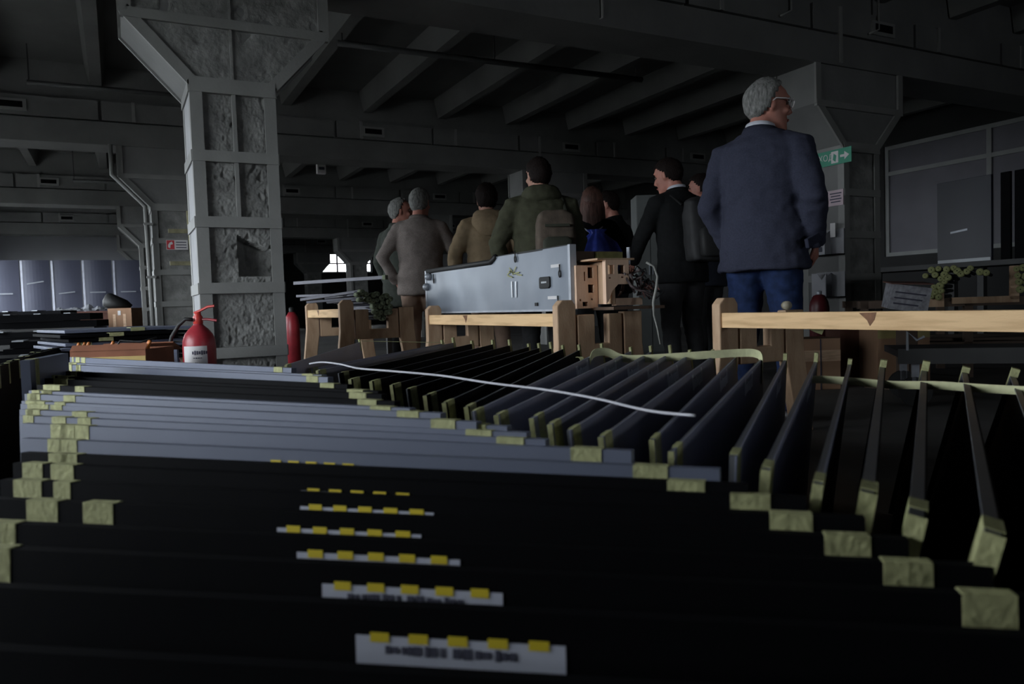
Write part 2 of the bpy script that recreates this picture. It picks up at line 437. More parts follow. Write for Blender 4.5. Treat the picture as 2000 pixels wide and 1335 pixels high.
plate(s, 'board', M_PINK, (0, 0, 0), EY, UZ, .30, .155, NX)
MB().obox((-.0052, .085, .0), (.0008, 0, 0), (0, .05, 0), (0, 0, .06)).build('red_panel', mat('faded_red', (.45, .10, .16), .5), s)
for i in range(4):
    MB().obox((-.0052, -.06, .045 - i * .028), (.0008, 0, 0), (0, .07 - .012 * (i % 2), 0), (0, 0, .006)).build('text_line', M_INK, s)
def holder(px, py, label, paper):
    r = thing('document_holder', label, 'document holder', PX(px, py, fx))
    mg = mat('holder_grey', (.24, .24, .26), .5, 0, .1, 6)
    # magazine file: back, two sides cut with a slanted mouth, bottom
    MB().box(-.012, 0, -.17, .17, -.12, .13).build('back_plate', mg, r)
    MB().prism([(.17, -.12), (.17, .12), (.10, .12), (.045, .05), (-.0, .10), (-.01, .13), (-.01, -.12)], (-.09, 0, 0), EY, UZ, (.006, 0, 0)).build('front_plate', mat('holder_pale', (.36, .36, .40), .5, 0, .08, 6), r)
    MB().prism([(0, -.12), (-.09, -.12), (-.09, .08), (0, .13)], (0, -.012, 0), EX, UZ, (0, .008, 0)).build('side_plate', mg, r)
    MB().box(-.09, 0, -.17, .17, -.13, -.118).build('bottom_plate', M_BLACK, r)
    if paper:
        MB().box(-.096, -.092, .03, .13, -.09, -.04).build('dark_sticker', M_INK, r)
        MB().box(-.05, -.046, -.10, -.04, .05, .19).build('paper_tag', M_SIGNW, r)
    return r
holder(1622, 474, 'pale document holder with dark sticker, upper of two on the dark column', True)
holder(1624, 556, 'plain pale document holder, lower of two on the dark column', False)
p = PY(346, 478, ROWS[2] - .012)
s = thing('fire_notice', 'red and white fire hose notice on the second grey column', 'sign', p)
plate(s, 'board', M_SIGNW, (0, 0, 0), EX, UZ, .27, .13, NY)
plate(s, 'red_square', M_SIGNR, (-.082, -.0045, 0), EX, UZ, .095, .12, NY, .001)
MB().prism([(-.03, -.035), (-.005, -.045), (.0, .0), (.03, .01), (.02, .045), (-.01, .03), (-.03, .0)], (-.082, -.0057, 0), EX, UZ, (0, -.001, 0)).build('hose_pictogram', M_SIGNW, s)
for i in range(3): plate(s, 'text_line', M_INK, (.05, -.0045, .035 - i * .035), EX, UZ, .13, .012, NY, .001)
# standing drain pipe with brackets beside the second column
pp = thing('drain_pipe', 'thin pale pipe running down the edge of the second column', 'pipe', (CX0 - .05, ROWS[2] - .05, 0))
MB().tube([(-CAPOUT - .02, 0, GB), (-CAPOUT - .02, 0, CAPH1), (-.02, 0, CAPH0), (-.01, 0, 1.2), (0, 0, 0)], .028, 10).build('pipe', M_STEEL, pp, smooth=True)
for z in (.5, 1.2, 1.9): MB().box(-.05, .06, -.035, .05, z, z + .03).build('clamp', M_STEEL, pp)
# yellowish post with brackets seen between the first two columns
q = PY(377, 470, 10.4)
yp = thing('tape_wrapped_post', 'dull yellow post with two brackets between the left columns', 'post', (q.x, 10.4, 0))
MB().tube([(-.02, 0, 0), (0, 0, 1.2), (-.03, 0, 2.0)], .035, 10).build('post', mat('dull_yellow', (.26, .24, .14), .7, 0, .3, 12), yp, smooth=True)
for z in (1.32, 1.72): MB().box(-.28, .02, -.02, .02, z, z + .05).build('bracket', MATS['dull_yellow'], yp)

# pipes and lamp track under the ceiling
def pipe(name, label, pts, r, m, hang=None):
    root = thing(name, label, 'pipe', pts[0]); o = Vector(pts[0])
    MB().tube([Vector(p) - o for p in pts], r, 8).build('run', m, root, smooth=True)
    for hx in hang or []:
        MB().tube([Vector(hx) - o, Vector((hx[0], hx[1], CEIL_Z)) - o], .008, 6).build('hanger', m, root)
    return root
M_PIPE = mat('dark_pipe', (.06, .06, .06), .6, .2, .1, 5)
pipe('ceiling_pipe', 'dark pipe hung across the joists above the crowd', [(2.25, 8.2, 3.55), (6.2, 8.1, 3.55)], .035, M_PIPE, [(2.3, 8.2, 3.55), (4.1, 8.15, 3.55), (6.1, 8.1, 3.55)])
pipe('ceiling_pipe', 'dark pipe hung near the ceiling left of the rough column', [(-.8, 10.7, 3.50), (1.6, 10.7, 3.50)], .03, M_PIPE, [(-.78, 10.7, 3.5)])
pipe('ceiling_pipe', 'thin dark pipe below the girder far behind the second column', [(-.6, 16.6, 3.3), (1.2, 16.6, 3.3)], .03, M_PIPE, [(-.58, 16.6, 3.3)])
y_g = ROWS[1] - .02
a = PY(1177, 35, y_g); b = PY(1130, 75, y_g + .9)
pipe('conduit', 'thin conduit bent under the girder above the crowd', [a + UZ * .5, a, a + Vector((-.06, .15, -.02)), b], .012, M_STEEL)
a = PY(1545, 10, y_g)
pipe('conduit', 'short conduit hooked below the dark girder, upper right', [a + UZ * .35, a + UZ * -.05, a + Vector((-.14, 0, -.12))], .012, M_STEEL)
a = PY(1716, 48, y_g)
pipe('conduit', 'short conduit hooked below the dark girder, far upper right', [a + UZ * .3, a + UZ * -.05, a + Vector((-.14, 0, -.11))], .012, M_STEEL)
# small ceiling fittings between the second and third girders
sp = PY(627, 330, 14.0); r = thing('ceiling_speaker', 'small pale square box hung under the far ceiling', 'speaker', sp)
MB().box(-.08, .08, -.05, .05, -.09, .09).build('case', M_SIGNW, r, bevel=.01); MB().box(-.05, .05, -.056, -.05, -.02, .03).build('grille', M_INK, r)
MB().tube([(0, 0, .09), (0, 0, CEIL_Z - sp.z)], .01, 6).build('hanger', M_PIPE, r)
sp = PY(757, 326, 15.5); r = thing('ceiling_lamp', 'bluish lamp under the far ceiling left of the crowd', 'lamp', sp)
MB().box(-.22, .22, -.07, .07, 0, .06).build('housing', M_PIPE, r); MB().box(-.16, .16, -.075, .05, -.015, .0).build('diffuser', mat('lamp_glow', (.35, .38, .75), .5, emit=.10), r)
MB().tube([(0, 0, .06), (0, 0, CEIL_Z - sp.z)], .01, 6).build('hanger', M_PIPE, r)

# ------------------------------------------------------------------ taped steel panels
def panel(name, label, cat, A, B, top, front, lean, m, group, tapes=(), sticker=None, logo=None, edge=None, depth=.024, endtape=()):
    """tray-shaped steel sheet standing on its long edge. A, B: top corners on the ground plan, front: unit plan vector the face looks to,
    lean: horizontal shift of the foot along front, tapes: (distance from A, width, drop, back drop)"""
    A = Vector((A[0], A[1], 0)); B = Vector((B[0], B[1], 0)); ex = (B - A).normalized(); L = (B - A).length
    n = Vector((front[0], front[1], 0)); n = (n - ex * n.dot(ex)).normalized()
    foot = (A + B) / 2 + n * lean
    root = thing(name, label, cat, foot, 0, group)
    up = Vector((-n.x * lean, -n.y * lean, top)); H = up.length; up.normalize(); fn = ex.cross(up); fn = fn if fn.dot(n) > 0 else -fn
    o = -ex * L / 2                                      # lower corner at A in root coordinates
    P = lambda a, h, d=0: o + ex * a + up * h + fn * d
    t = .0025
    MB().obox(P(L / 2, H / 2, -t / 2), ex * L / 2, up * H / 2, fn * t / 2).build('face_sheet', m, root)
    em = edge or m
    MB().obox(P(L / 2, H - t / 2, -depth / 2 - t), ex * L / 2, up * t / 2, fn * depth / 2).build('top_flange', em, root)
    MB().obox(P(t / 2, H / 2, -depth / 2 - t), ex * t / 2, up * (H / 2 - t), fn * depth / 2).build('end_flange', em, root)
    MB().obox(P(L - t / 2, H / 2, -depth / 2 - t), ex * t / 2, up * (H / 2 - t), fn * depth / 2).build('end_flange', em, root)
    for (a, wd, d1, d2, *rise) in tapes:
        a0 = min(max(a, wd / 2), L - wd / 2); e = rise[0] if rise else .0012
        poly = [(.0012, -d1), (.0012, e), (-depth - t - .0012, e), (-depth - t - .0012, -d2), (-depth - t, -d2), (-depth - t, 0), (0, 0), (0, -d1)]
        mb = MB().prism(poly, P(a0 - wd / 2, H), fn, up, ex * wd)
        mb.build('tape_strip', M_TAPE, root)
    if sticker:
        a, wd, drop, hg = sticker
        lab = MB().obox(P(a, H - drop - hg / 2, .0006), ex * wd / 2, up * hg / 2, fn * .0005).build('sticker', M_WHITE, root)
        for i in range(5):
            MB().obox(P(a - wd / 2 + wd * (.12 + i * .19), H - drop - .001, .0014), ex * .0095, up * .0045, fn * .0005).build('yellow_mark', M_YELLOW, lab)
        rr = random.Random(3)
        x = -wd * .34
        while x < wd * .30:
            g = rr.uniform(.004, .009)
            if rr.random() > .12: MB().obox(P(a + x, H - drop - .0125, .0014), ex * g / 2, up * rr.uniform(.003, .0055), fn * .0004).build('print_mark', M_INK, lab)
            x += g + .002
    for hgt in endtape:
        MB().obox(P(-.0008, H - hgt / 2, -depth / 2 - t / 2), ex * .0008, up * hgt / 2, fn * (depth / 2 + t)).build('tape_strip', M_TAPE, root)
    if logo:
        a, wd, drop, hg, sty = logo
        lg = None; n_ = 7
        for i in range(n_):
            cxx = a - wd / 2 + wd * (i + .5) / n_; hh = hg * (1.0 if i in (0, n_ - 1) else .62); off = 0 if i not in (0, n_ - 1) else hg * .18
            for k in (-1, 1):
                MB().obox(P(cxx + k * wd / n_ * .28, H - drop + off, .0006), ex * wd * .020, up * hh / 2, fn * .0005).build('logo_letter', M_LOGO, root)
            if i % 2 == 0: MB().obox(P(cxx, H - drop + off + hh / 2 * (1 if i % 4 else -1), .0006), ex * wd / n_ * .30, up * hg * .09, fn * .0005).build('logo_letter', M_LOGO, root)
    return root

# near row, faces turned to the camera; (right end x, y of the top edge at x=700, left end x, kind)
Q = [(1940, 1055, -60), (1775, 1008, -30), (1690, 970, 0), (1575, 936, 25), (1460, 915, 40), (1405, 887, 42), (1233, 858, 40), (1065, 843, 38), (1028, 831, 38),
     (990, 820, 40), (930, 814, 42), (860, 800, 48), (800, 793, 56), (770, 781, 72), (745, 768, 85), (738, 762, 92), (678, 752, 104), (640, 739, 120), (628, 735, 127), (569, 724, 136)]
NEAR = [((-.62, .74), (.57, .52), .314), ((-.66, .83), (.53, .59), .285), ((-.69, .92), (.485, .65), .271)]
rowA = []
for l, r_, dh in NEAR:
    rowA.append((G(*l), G(*r_), .68 - dh))
for i, (xr, y7, xl) in enumerate(Q):
    dh = .262 - .0125 * i + .00036 * i * i
    yl = y7 - 31 * (700 - xl) / 650; yr = y7 + .042 * (xr - 700)
    rowA.append((PH(xl, yl, .68 - dh), PH(xr, yr, .68 - dh), .68 - dh))
rnd = random.Random(11)
stick = {1: (.612, .205, .029, .075), 2: (.59, .200, .021, .07), 3: (.58, .20, .018, .07), 4: (.57, .195, .020, .06), 5: (.615, .19, .017, .06), 6: (.63, .18, .020, .05), 7: (.67, .17, .020, .05), 8: (.62, .17, .019, .05)}
for i, (a, b, top) in enumerate(rowA):
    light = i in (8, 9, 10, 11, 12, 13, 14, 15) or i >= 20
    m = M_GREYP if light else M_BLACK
    L = (b - a).length
    tapes = [(L - rnd.uniform(.055, .085), .044, rnd.uniform(.07, .10), .03)]
    if i >= 2: tapes.append((rnd.uniform(.04, .13) if i < 12 else rnd.uniform(.03, .09), .042 + (.012 if i < 6 else 0), rnd.uniform(.06, .10), .03))
    if i > 3: tapes.append((rnd.uniform(.03, .2), rnd.uniform(.03, .05), .05, .02))
    if i > 8: tapes.append((rnd.uniform(.02, .14), rnd.uniform(.02, .04), .05, .02))
    if i in stick and i <= 7: word = 'black steel panel with white sticker,'
    else: word = ('grey steel panel' if light else 'black steel panel') + ' with taped corners,'
    n = Vector((-(b - a).y, (b - a).x, 0)); n = n if n.dot(CAM - a) > 0 else -n
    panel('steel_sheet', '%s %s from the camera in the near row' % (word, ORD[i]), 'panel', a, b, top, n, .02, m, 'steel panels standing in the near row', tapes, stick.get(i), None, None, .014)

# far row, set square to the first: near top corner, far top corner
NB = [(560, 712, 705, 667), (607, 719, 868, 670), (621, 723, 890, 668), (663, 728, 926, 670), (685, 740, 967, 671), (726, 744, 1000, 673), (766, 751, 1037, 676), (797, 759, 1057, 678),
      (832, 772, 1080, 679), (870, 786, 1103, 680), (913, 794, 1135, 682), (926, 803, 1180, 683), (972, 810, 1236, 684), (1041, 816, 1275, 685), (1077, 828, 1313, 687), (1114, 840, 1351, 690),
      (1177, 853, 1396, 693), (1277, 858, 1439, 696), (1315, 881, 1490, 699), (1439, 891, 1537, 701), (1503, 918, 1597, 704), (1606, 946, 1663, 709), (1712, 965, 1730, 715), (1810, 1012, 1812, 722),
      (1963, 1049, 1891, 726), (2150, 1110, 1985, 734)]
rowB = []
for i, (x0, y0, x1, y1) in enumerate(NB):
    a = PH(x0, y0, .58); b = PH(x1, y1, .58); k = 1.7 / (a - b).length
    A = CAM + (a - CAM) * k; B = CAM + (b - CAM) * k; top = A.z
    rowB.append((A, B, top))
    ex = (B - A).normalized()
    n = Vector((ex.y, -ex.x, 0))                       # faces to the right of the row
    lean = .05 - max(0, (i - 15)) * .018
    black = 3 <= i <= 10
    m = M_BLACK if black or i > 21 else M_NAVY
    tapes = [(.035, .045, .085, .05)] if i % 5 != 3 else [(.05, .04, .06, .03)]
    tapes.append((1.7 - .03, .04, .05, .05, .016 + .006 * (i % 3)))
    lg = (1.16, .24, .036, .040, 0) if i >= 11 and i <= 20 else None
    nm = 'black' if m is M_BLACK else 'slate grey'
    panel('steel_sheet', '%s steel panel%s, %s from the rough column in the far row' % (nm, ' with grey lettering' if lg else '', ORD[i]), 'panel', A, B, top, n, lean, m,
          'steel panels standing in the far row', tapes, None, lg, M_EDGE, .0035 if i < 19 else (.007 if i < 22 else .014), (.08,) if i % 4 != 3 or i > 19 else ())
# strips of tape, cord and straps lying over the panels
def ribbon(name, label, pts, wd, m, side=None, sub=6, th=.0015):
    """a flat band that follows the points (Catmull-Rom), width along `side`"""
    P = [Vector(p) for p in pts]; out = []
    for i in range(len(P) - 1):
        p0 = P[max(i - 1, 0)]; p1 = P[i]; p2 = P[i + 1]; p3 = P[min(i + 2, len(P) - 1)]
        for k in range(sub):
            t = k / sub
            out.append(.5 * ((2 * p1) + (p2 - p0) * t + (2 * p0 - 5 * p1 + 4 * p2 - p3) * t * t + (3 * p1 - p0 - 3 * p2 + p3) * t ** 3))
    out.append(P[-1]); o = out[0].copy(); rings = []
    for i, p in enumerate(out):
        d = (out[min(i + 1, len(out) - 1)] - out[max(i - 1, 0)]).normalized()
        sd = Vector(side); sd = (sd - d * sd.dot(d)).normalized(); n = d.cross(sd)
        rings.append([p - o + sd * wd / 2 + n * th / 2, p - o - sd * wd / 2 + n * th / 2, p - o - sd * wd / 2 - n * th / 2, p - o + sd * wd / 2 - n * th / 2])
    ob = MB().loft(rings).build(name, m, None); ob.location = o
    return tag(ob, label, 'tape' if 'tape' in name else 'strap')
def top_at(px, py, top): return PH(px, py, top)
tz = lambda i: rowB[i][2]
E_ = lambda i, f, dz=.0: rowB[i][0].lerp(rowB[i][1], f) + UZ * dz
sdv = Vector((rowB[14][1] - rowB[14][0])).normalized()
p_ = lambda x, y, z: PZ(x, y, z)
ribbon('tape_band', 'loose pale yellow tape arching over the far panel ends', [p_(1152, 706, 2.62), p_(1160, 690, 2.66), p_(1185, 687, 2.68), p_(1215, 699, 2.68), p_(1260, 700, 2.66), p_(1360, 694, 2.62), p_(1440, 689, 2.6), p_(1475, 690, 2.58), p_(1487, 703, 2.56), p_(1488, 748, 2.54)], .028, mat('pale_tape', (.60, .60, .36), .7, 0, .12, 30, .1, 80, .2), UZ * .95 - HF * .2)
ribbon('tape_band', 'long pale yellow tape strung across the upright panels at right', [p_(1562, 778, 2.10), p_(1576, 750, 2.12), p_(1592, 741, 2.12), p_(1660, 744, 2.07), p_(1740, 751, 2.0), p_(1830, 752, 1.93), p_(1920, 758, 1.86), p_(2030, 764, 1.76)], .021, MATS['pale_tape'], UZ * .95 - HF * .1)
ribbon('tape_band', 'thin tape along the end of the farthest navy panel', [rowB[0][1] + UZ * .004, rowB[0][1].lerp(rowB[1][1], .5) + UZ * .004, rowB[1][1] + UZ * .004], .03, M_TAPE, HF)
ribbon('tape_scrap', 'short curled scrap of yellow tape lying among the panels', [p_(1127, 698, 2.72), p_(1134, 697, 2.7), p_(1139, 706, 2.66), p_(1144, 710, 2.64)], .015, M_TAPE, HR)
ribbon('tape_strip', 'yellow tape strip hanging off the front trestle rail', [p_(1577, 632, 3.3), p_(1590, 640, 3.26), p_(1608, 647, 3.24)], .03, M_TAPE, UZ * .7 + HR * .4)
# long white cord lying on the panel edges
M_PALE = mat('pale_tape', (.60, .60, .36), .7, 0, .12, 30, .1, 80, .2)
cp = [p_(605, 710, 2.45), p_(630, 707, 2.4), p_(665, 711, 2.3), p_(700, 719, 2.2), p_(760, 724, 2.08), p_(860, 733, 1.92), p_(960, 748, 1.76), p_(1060, 760, 1.64), p_(1160, 777, 1.5), p_(1240, 796, 1.4), p_(1290, 805, 1.34), p_(1357, 811, 1.27)]
o = cp[0].copy(); fine = []
for i in range(len(cp) - 1):
    p0 = cp[max(i - 1, 0)]; p1 = cp[i]; p2 = cp[i + 1]; p3 = cp[min(i + 2, len(cp) - 1)]
    for k in range(5):
        t = k / 5; fine.append(.5 * ((2 * p1) + (p2 - p0) * t + (2 * p0 - 5 * p1 + 4 * p2 - p3) * t * t + (3 * p1 - p0 - 3 * p2 + p3) * t ** 3) - o)
fine.append(cp[-1] - o)
ob = MB().tube(fine, .0028, 8).build('white_cord', mat('white_cord', (.46, .46, .50), .5, 0, .05, 5), None, smooth=True); ob.location = o
tag(ob, 'long white plastic cord lying across the panel edges', 'cord')

# ------------------------------------------------------------------ wooden trestles
def frame_poly(w, h):
    return None
def trestle(label, x, y0, y1, h, w=.55, rails=(0,), post_up=.05, second=False):
    """two plywood leg frames (in the X-Z plane) at y0 and y1, joined by a pine rail on the window side"""
    root = thing('wooden_trestle', label, 'trestle', (x, (y0 + y1) / 2, 0)); t = .055
    for y in (y0, y1):
        yl = y - (y0 + y1) / 2
        def P(poly, nm):
            o_ = MB().prism(poly, (0, yl, 0), EX, UZ, (0, t, 0)).build(nm, M_PLY, root, bevel=.006); return o_
        # left leg rises past the rail, splayed outwards at the foot; right leg the same, mirrored
        P([(-.06, 0), (.045, 0), (.115, h - .25), (.115, h + post_up - .03), (.095, h + post_up), (.03, h + post_up), (.0, h + post_up - .03), (.0, h - .2)], 'leg')
        P([(w + .06, 0), (w - .05, 0), (w - .125, h - .25), (w - .125, h - .02), (w, h - .02), (w, h - .2)], 'leg')
        # U-shaped saddle between the legs
        P([(.125, h - .27), (w - .135, h - .27), (w - .135, h - .03), (w - .225, h - .03), (w - .225, h - .19), (.235, h - .19), (.235, h - .03), (.125, h - .03)], 'saddle')
    L = (y1 - y0)
    MB().box(.012, .06, -L / 2 + t * .5, L / 2 + .01, h - .09, h - .02).build('rail', M_WOOD, root, bevel=.003)
    MB().prism([(-.055, .030), (.02, .032), (.012, .004), (-.008, -.02), (-.02, .002)], (.0118, L * .14, h - .055), (0, -1, 0), UZ, (-.0008, 0, 0)).build('knot', mat('wood_knot', (.20, .09, .04), .7, 0, .3, 40), root)
    if second: MB().box(w, w + .04, -L / 2, L / 2 + t, h - .30, h - .22).build('rail', M_WOOD, root, bevel=.003)
    return root
TA = trestle('wooden trestle carrying the grey metal box', 2.06, 3.46, 5.35, .65)
XB = 2.50
TB = trestle('empty wooden trestle with knotty pine rail in front of the man in blazer', XB, .50, 2.72, .634, .55)
q = PY(660, 600, 6.05)
TC = trestle('small wooden trestle carrying dark steel bars beside the rough column', q.x, 6.0, 7.2, .72, .62)
# knot in the pine rail
# ------------------------------------------------------------------ grey metal box with plywood end on the first trestle
bx0, bx1, by0, by1, bz0, bz1 = 2.215, 2.60, 3.56, 5.75, .652, 1.0
B_ = thing('equipment_box', 'long grey metal box with cut plywood end lying on a trestle', 'equipment box', (bx0, by0, bz0))
LX, LY, LZ = bx1 - bx0, by1 - by0, bz1 - bz0
# outer shell, slightly dented sheet on the window side
vs = []; fs = []; nx, nz = 60, 14
for k in range(nz + 1):
    for i in range(nx + 1):
        y = LY * i / nx; z = LZ * k / nz
        topcut = .03 if i > nx * .43 else 0
        z = z * (LZ - topcut) / LZ
        d = noise.noise(Vector((y * 3, z * 3, 1))) * .006 + noise.noise(Vector((y * 9, z * 7, 4))) * .003
        if 1 < i < nx - 1: pass
        vs.append((d, y, z))
for k in range(nz):
    for i in range(nx):
        a = k * (nx + 1) + i; fs.append((a, a + 1, a + nx + 2, a + nx + 1))
MB().add(vs, fs).build('side_sheet', M_BOXG, B_, smooth=True)
MB().box(.012, LX, .02, LY, 0, .02).build('bottom_sheet', M_BOXG, B_)
MB().box(LX - .01, LX, .3, LY, .02, LZ - .035).build('back_sheet', M_BOXG, B_)
MB().box(.008, LX - .01, .3, LY, LZ - .05, LZ - .036).build('top_sheet', M_BOXG, B_)
MB().box(-.014, .03, -.012, .012, -.006, LZ + .004).build('end_trim', M_STEELG, B_, bevel=.003)
MB().box(-.006, .02, .0, LY, -.012, .0).build('bottom_trim', M_STEELG, B_)
MB().tube([(.0, LY * .42, LZ + .004), (-.004, LY * .45, LZ - .028), (-.004, LY * .98, LZ - .026)], .018, 8).build('black_seal', M_RUBBER, B_, smooth=True)
MB().box(.0, .02, .0, LY * .42, LZ - .005, LZ + .006).build('top_trim', M_RUBBER, B_)
MB().box(-.004, .2, LY - .01, LY + .02, 0, LZ - .02).build('far_end_plate', M_STEELG, B_)
def onside(px, py): 
    P = PX(px, py, bx0 - .004) - Vector((bx0, by0, bz0)); return P
c = onside(1065, 551)
MB().prism([(-.06, -.026), (-.045, -.036), (.05, -.036), (.06, -.03), (.06, .024), (.05, .032), (-.05, .032), (-.06, .026)], (-.014, c.y, c.z), (0, 1, 0), UZ, (.016, 0, 0)).build('latch_handle', M_RUBBER, B_, bevel=.004)
for k in range(4): MB().obox((-.0150, c.y + .024 - k * .016, c.z), (.0006, 0, 0), (0, .005, 0), (0, 0, .005)).build('latch_print', M_LOGO, B_)
for px, py in ((1084, 519), (1078, 581)):
    c = onside(px, py); MB().obox((-.002, c.y, c.z), (.001, 0, 0), (0, .05, 0), (0, 0, .009)).build('white_label', M_SIGNW, B_)
for px, py in ((1094, 530), (1091, 591), (1007, 502), (848, 545)):
    c = onside(px, py); r_ = .016
    MB().tube([(-.008, c.y + r_ * .6 * math.sin(a), c.z - .012 + r_ * math.cos(a) * 1.2) for a in [2 * math.pi * k / 12 for k in range(13)]] + [(-.008, c.y, c.z + .04)], .0035, 6).build('wire_loop', M_RUBBER, B_, smooth=True)
c = onside(1048, 594)
MB().box(-.008, .0, c.y - .016, c.y + .016, c.z - .01, c.z + .01).build('socket', M_RUBBER, B_)
# scribbled tape marks
rr = random.Random(5); c = onside(1004, 534)
for k in range(7):
    a = rr.uniform(-.8, .8); MB().obox((-.005, c.y + rr.uniform(-.07, .07), c.z + rr.uniform(-.02, .02)), (.0006, 0, 0), (0, .035 * math.cos(a), .035 * math.sin(a)), (0, -.004 * math.sin(a), .004 * math.cos(a))).build('scribble', M_TAPE, B_)
for px in (1000, 1008):
    c = onside(px, 565); MB().obox((-.006, c.y, c.z), (.0006, 0, 0), (0, .008, 0), (0, 0, .05)).build('tape_run', mat('clear_tape', (.42, .45, .50), .25), B_)
# plywood end pieces with cut-outs
def ply_plate(poly, holes, y, th, nm, m=M_PLY):
    """plate built from a grid of blocks around rectangular holes"""
    (x0, x1, z0, z1) = poly
    xs = sorted({x0, x1} | {h[0] for h in holes} | {h[1] for h in holes}); zs = sorted({z0, z1} | {h[2] for h in holes} | {h[3] for h in holes})
    mb = MB(); vi = {}
    def v(i, k, d):
        key = (i, k, d)
        if key not in vi: vi[key] = len(mb.v); mb.v.append(Vector((xs[i], y + d * th, zs[k])))
        return vi[key]
    solid = lambda i, k: 0 <= i < len(xs) - 1 and 0 <= k < len(zs) - 1 and not any(h[0] <= (xs[i] + xs[i + 1]) / 2 <= h[1] and h[2] <= (zs[k] + zs[k + 1]) / 2 <= h[3] for h in holes)
    for i in range(len(xs) - 1):
        for k in range(len(zs) - 1):
            if not solid(i, k): continue
            for d in (0, 1): mb.f.append((v(i, k, d), v(i + 1, k, d), v(i + 1, k + 1, d), v(i, k + 1, d)))
            for di, dk, e in ((-1, 0, ((i, k), (i, k + 1))), (1, 0, ((i + 1, k), (i + 1, k + 1))), (0, -1, ((i, k), (i + 1, k))), (0, 1, ((i, k + 1), (i + 1, k + 1)))):
                if not solid(i + di, k + dk): mb.f.append((v(*e[0], 0), v(*e[1], 0), v(*e[1], 1), v(*e[0], 1)))
    return mb.build(nm, m, B_)
M_PLYL = wood_mat('pale_plywood', (.72, .50, .36), (.58, .38, .26), (6, 6, 1.5))
ply_plate((.012, .150, .0, .235), [(.088, .122, .165, .225), (.088, .124, .085, .130), (.05, .082, .012, .036), (.030, .042, .040, .052), (.105, .117, .044, .054), (.062, .072, .15, .20)], -.03, .03, 'plywood_plate', M_PLYL)
MB().box(.155, .175, -.16, .16, .02, .25).build('plywood_side', M_PLY, B_)
ply_plate((.110, .262, .125, .255), [(.125, .165, .18, .228), (.190, .232, .18, .228), (.13, .142, .155, .163), (.21, .226, .158, .166)], -.17, .03, 'plywood_plate', M_PLYL)
MB().prism([(.110, .02), (.125, .035), (.15, .09), (.19, .125), (.11, .125)], (0, -.17, 0), EX, UZ, (0, .03, 0)).build('plywood_bracket', M_PLYL, B_)
MB().box(.06, .30, -.17, .1, .255, .265).build('plywood_shelf', M_PLY, B_)
MB().box(.02, LX - .02, .05, .08, .24, LZ - .03).build('inner_board', mat('dark_board', (.12, .075, .05), .8), B_)
MB().box(.19, .36, .02, .05, .26, LZ - .035).build('foam_block', mat('olive_foam', (.16, .15, .05), .9, 0, .3, 20), B_)
MB().box(LX - .004, LX + .004, -.012, .012, .24, LZ - .01).build('thin_upright', M_STEELG, B_)
MB().box(.12, .46, -.22, .0, -.012, .004).build('base_board', mat('dark_board', (.12, .075, .05)), B_)
MB().box(.22, .40, -.10, -.06, .01, .05).build('plywood_block', M_PLYL, B_)
rr = random.Random(9)
for k in range(15):
    x = rr.uniform(.22, .40); z = rr.uniform(.12, .26); pts = []
    for j in range(6): pts.append((x + j * rr.uniform(.01, .035), -.16 + rr.uniform(-.04, .06), z + rr.uniform(-.05, .03) - j * .012))
    mm = [mat('wire_brown', (.26, .12, .10), .6), mat('wire_dark', (.03, .03, .035), .6), mat('wire_grey', (.13, .10, .10), .6)][k % 3]
    MB().tube(pts, .004 + .003 * (k % 3 == 2), 6).build('wire', mm, B_, smooth=True)
cc = [PZ(x, y, 4.12) - Vector((bx0, by0, bz0)) for x, y in ((1262, 512), (1277, 520), (1284, 540), (1282, 560), (1276, 590), (1277, 615), (1284, 640), (1290, 672))]
MB().tube(cc, [.006] * 3 + [.008] * 2 + [.0055] * 3, 8).build('hanging_cable', mat('cable_grey', (.24, .24, .22), .6), B_, smooth=True)
for k, (px, py) in enumerate(((840, 540), (836, 560))):
    c = onside(px, py); MB().ball((-.01, c.y + .02, c.z), .03, .04, .03).build('end_fitting', M_STEELG, B_, smooth=True)

# ------------------------------------------------------------------ fire extinguisher by the column
ep = PZ(388, 650, 4.45); ex_ = thing('fire_extinguisher', 'red fire extinguisher with white label and black hose by the rough column', 'fire extinguisher', (ep.x, ep.y, 0)); ex_.scale = (1, 1, .95)
R_ = .092
MB().lathe([(.02, .0), (R_ * .93, .0), (R_, .02), (R_, .53), (R_ * .97, .57), (R_ * .84, .605), (R_ * .6, .635), (.034, .655), (.026, .665), (.026, .675)], seg=32).build('cylinder', M_RED, ex_, smooth=True)
vs = []; fs = []
dirc = (CAM - Vector((ep.x, ep.y, 0))); a0 = math.atan2(dirc.y, dirc.x)
for k in range(2):
    for i in range(17):
        a = a0 - 1.0 + 1.55 * i / 16 - .10; vs.append(((R_ + .0012) * math.cos(a), (R_ + .0012) * math.sin(a), .30 + .235 * k))
fs = [(i, i + 1, 18 + i, 17 + i) for i in range(16)]
lb = MB().add(vs, fs).build('paper_label', M_SIGNW, ex_, smooth=True)
tdir = Vector((-math.sin(a0), math.cos(a0), 0)); nd = Vector((math.cos(a0), math.sin(a0), 0))
for (u, z, w_, h_) in ((.0, .495, .085, .022), (.012, .463, .05, .006), (.02, .43, .016, .014), (-.01, .38, .05, .004), (.0, .37, .06, .004)):
    n_ = max(2, int(w_ / .012))
    for k in range(n_):
        a = a0 - (u + (k + .5) / n_ * w_ - w_ / 2) / R_ - .0
        nn = Vector((math.cos(a), math.sin(a), 0)); tt = Vector((-nn.y, nn.x, 0))
        MB().obox(nn * (R_ + .002) + UZ * z, tt * (w_ / n_ * .36), UZ * h_ / 2 * (.8 + .4 * ((k * 7) % 3) / 2), nn * .0004).build('print_mark', M_INK, lb)
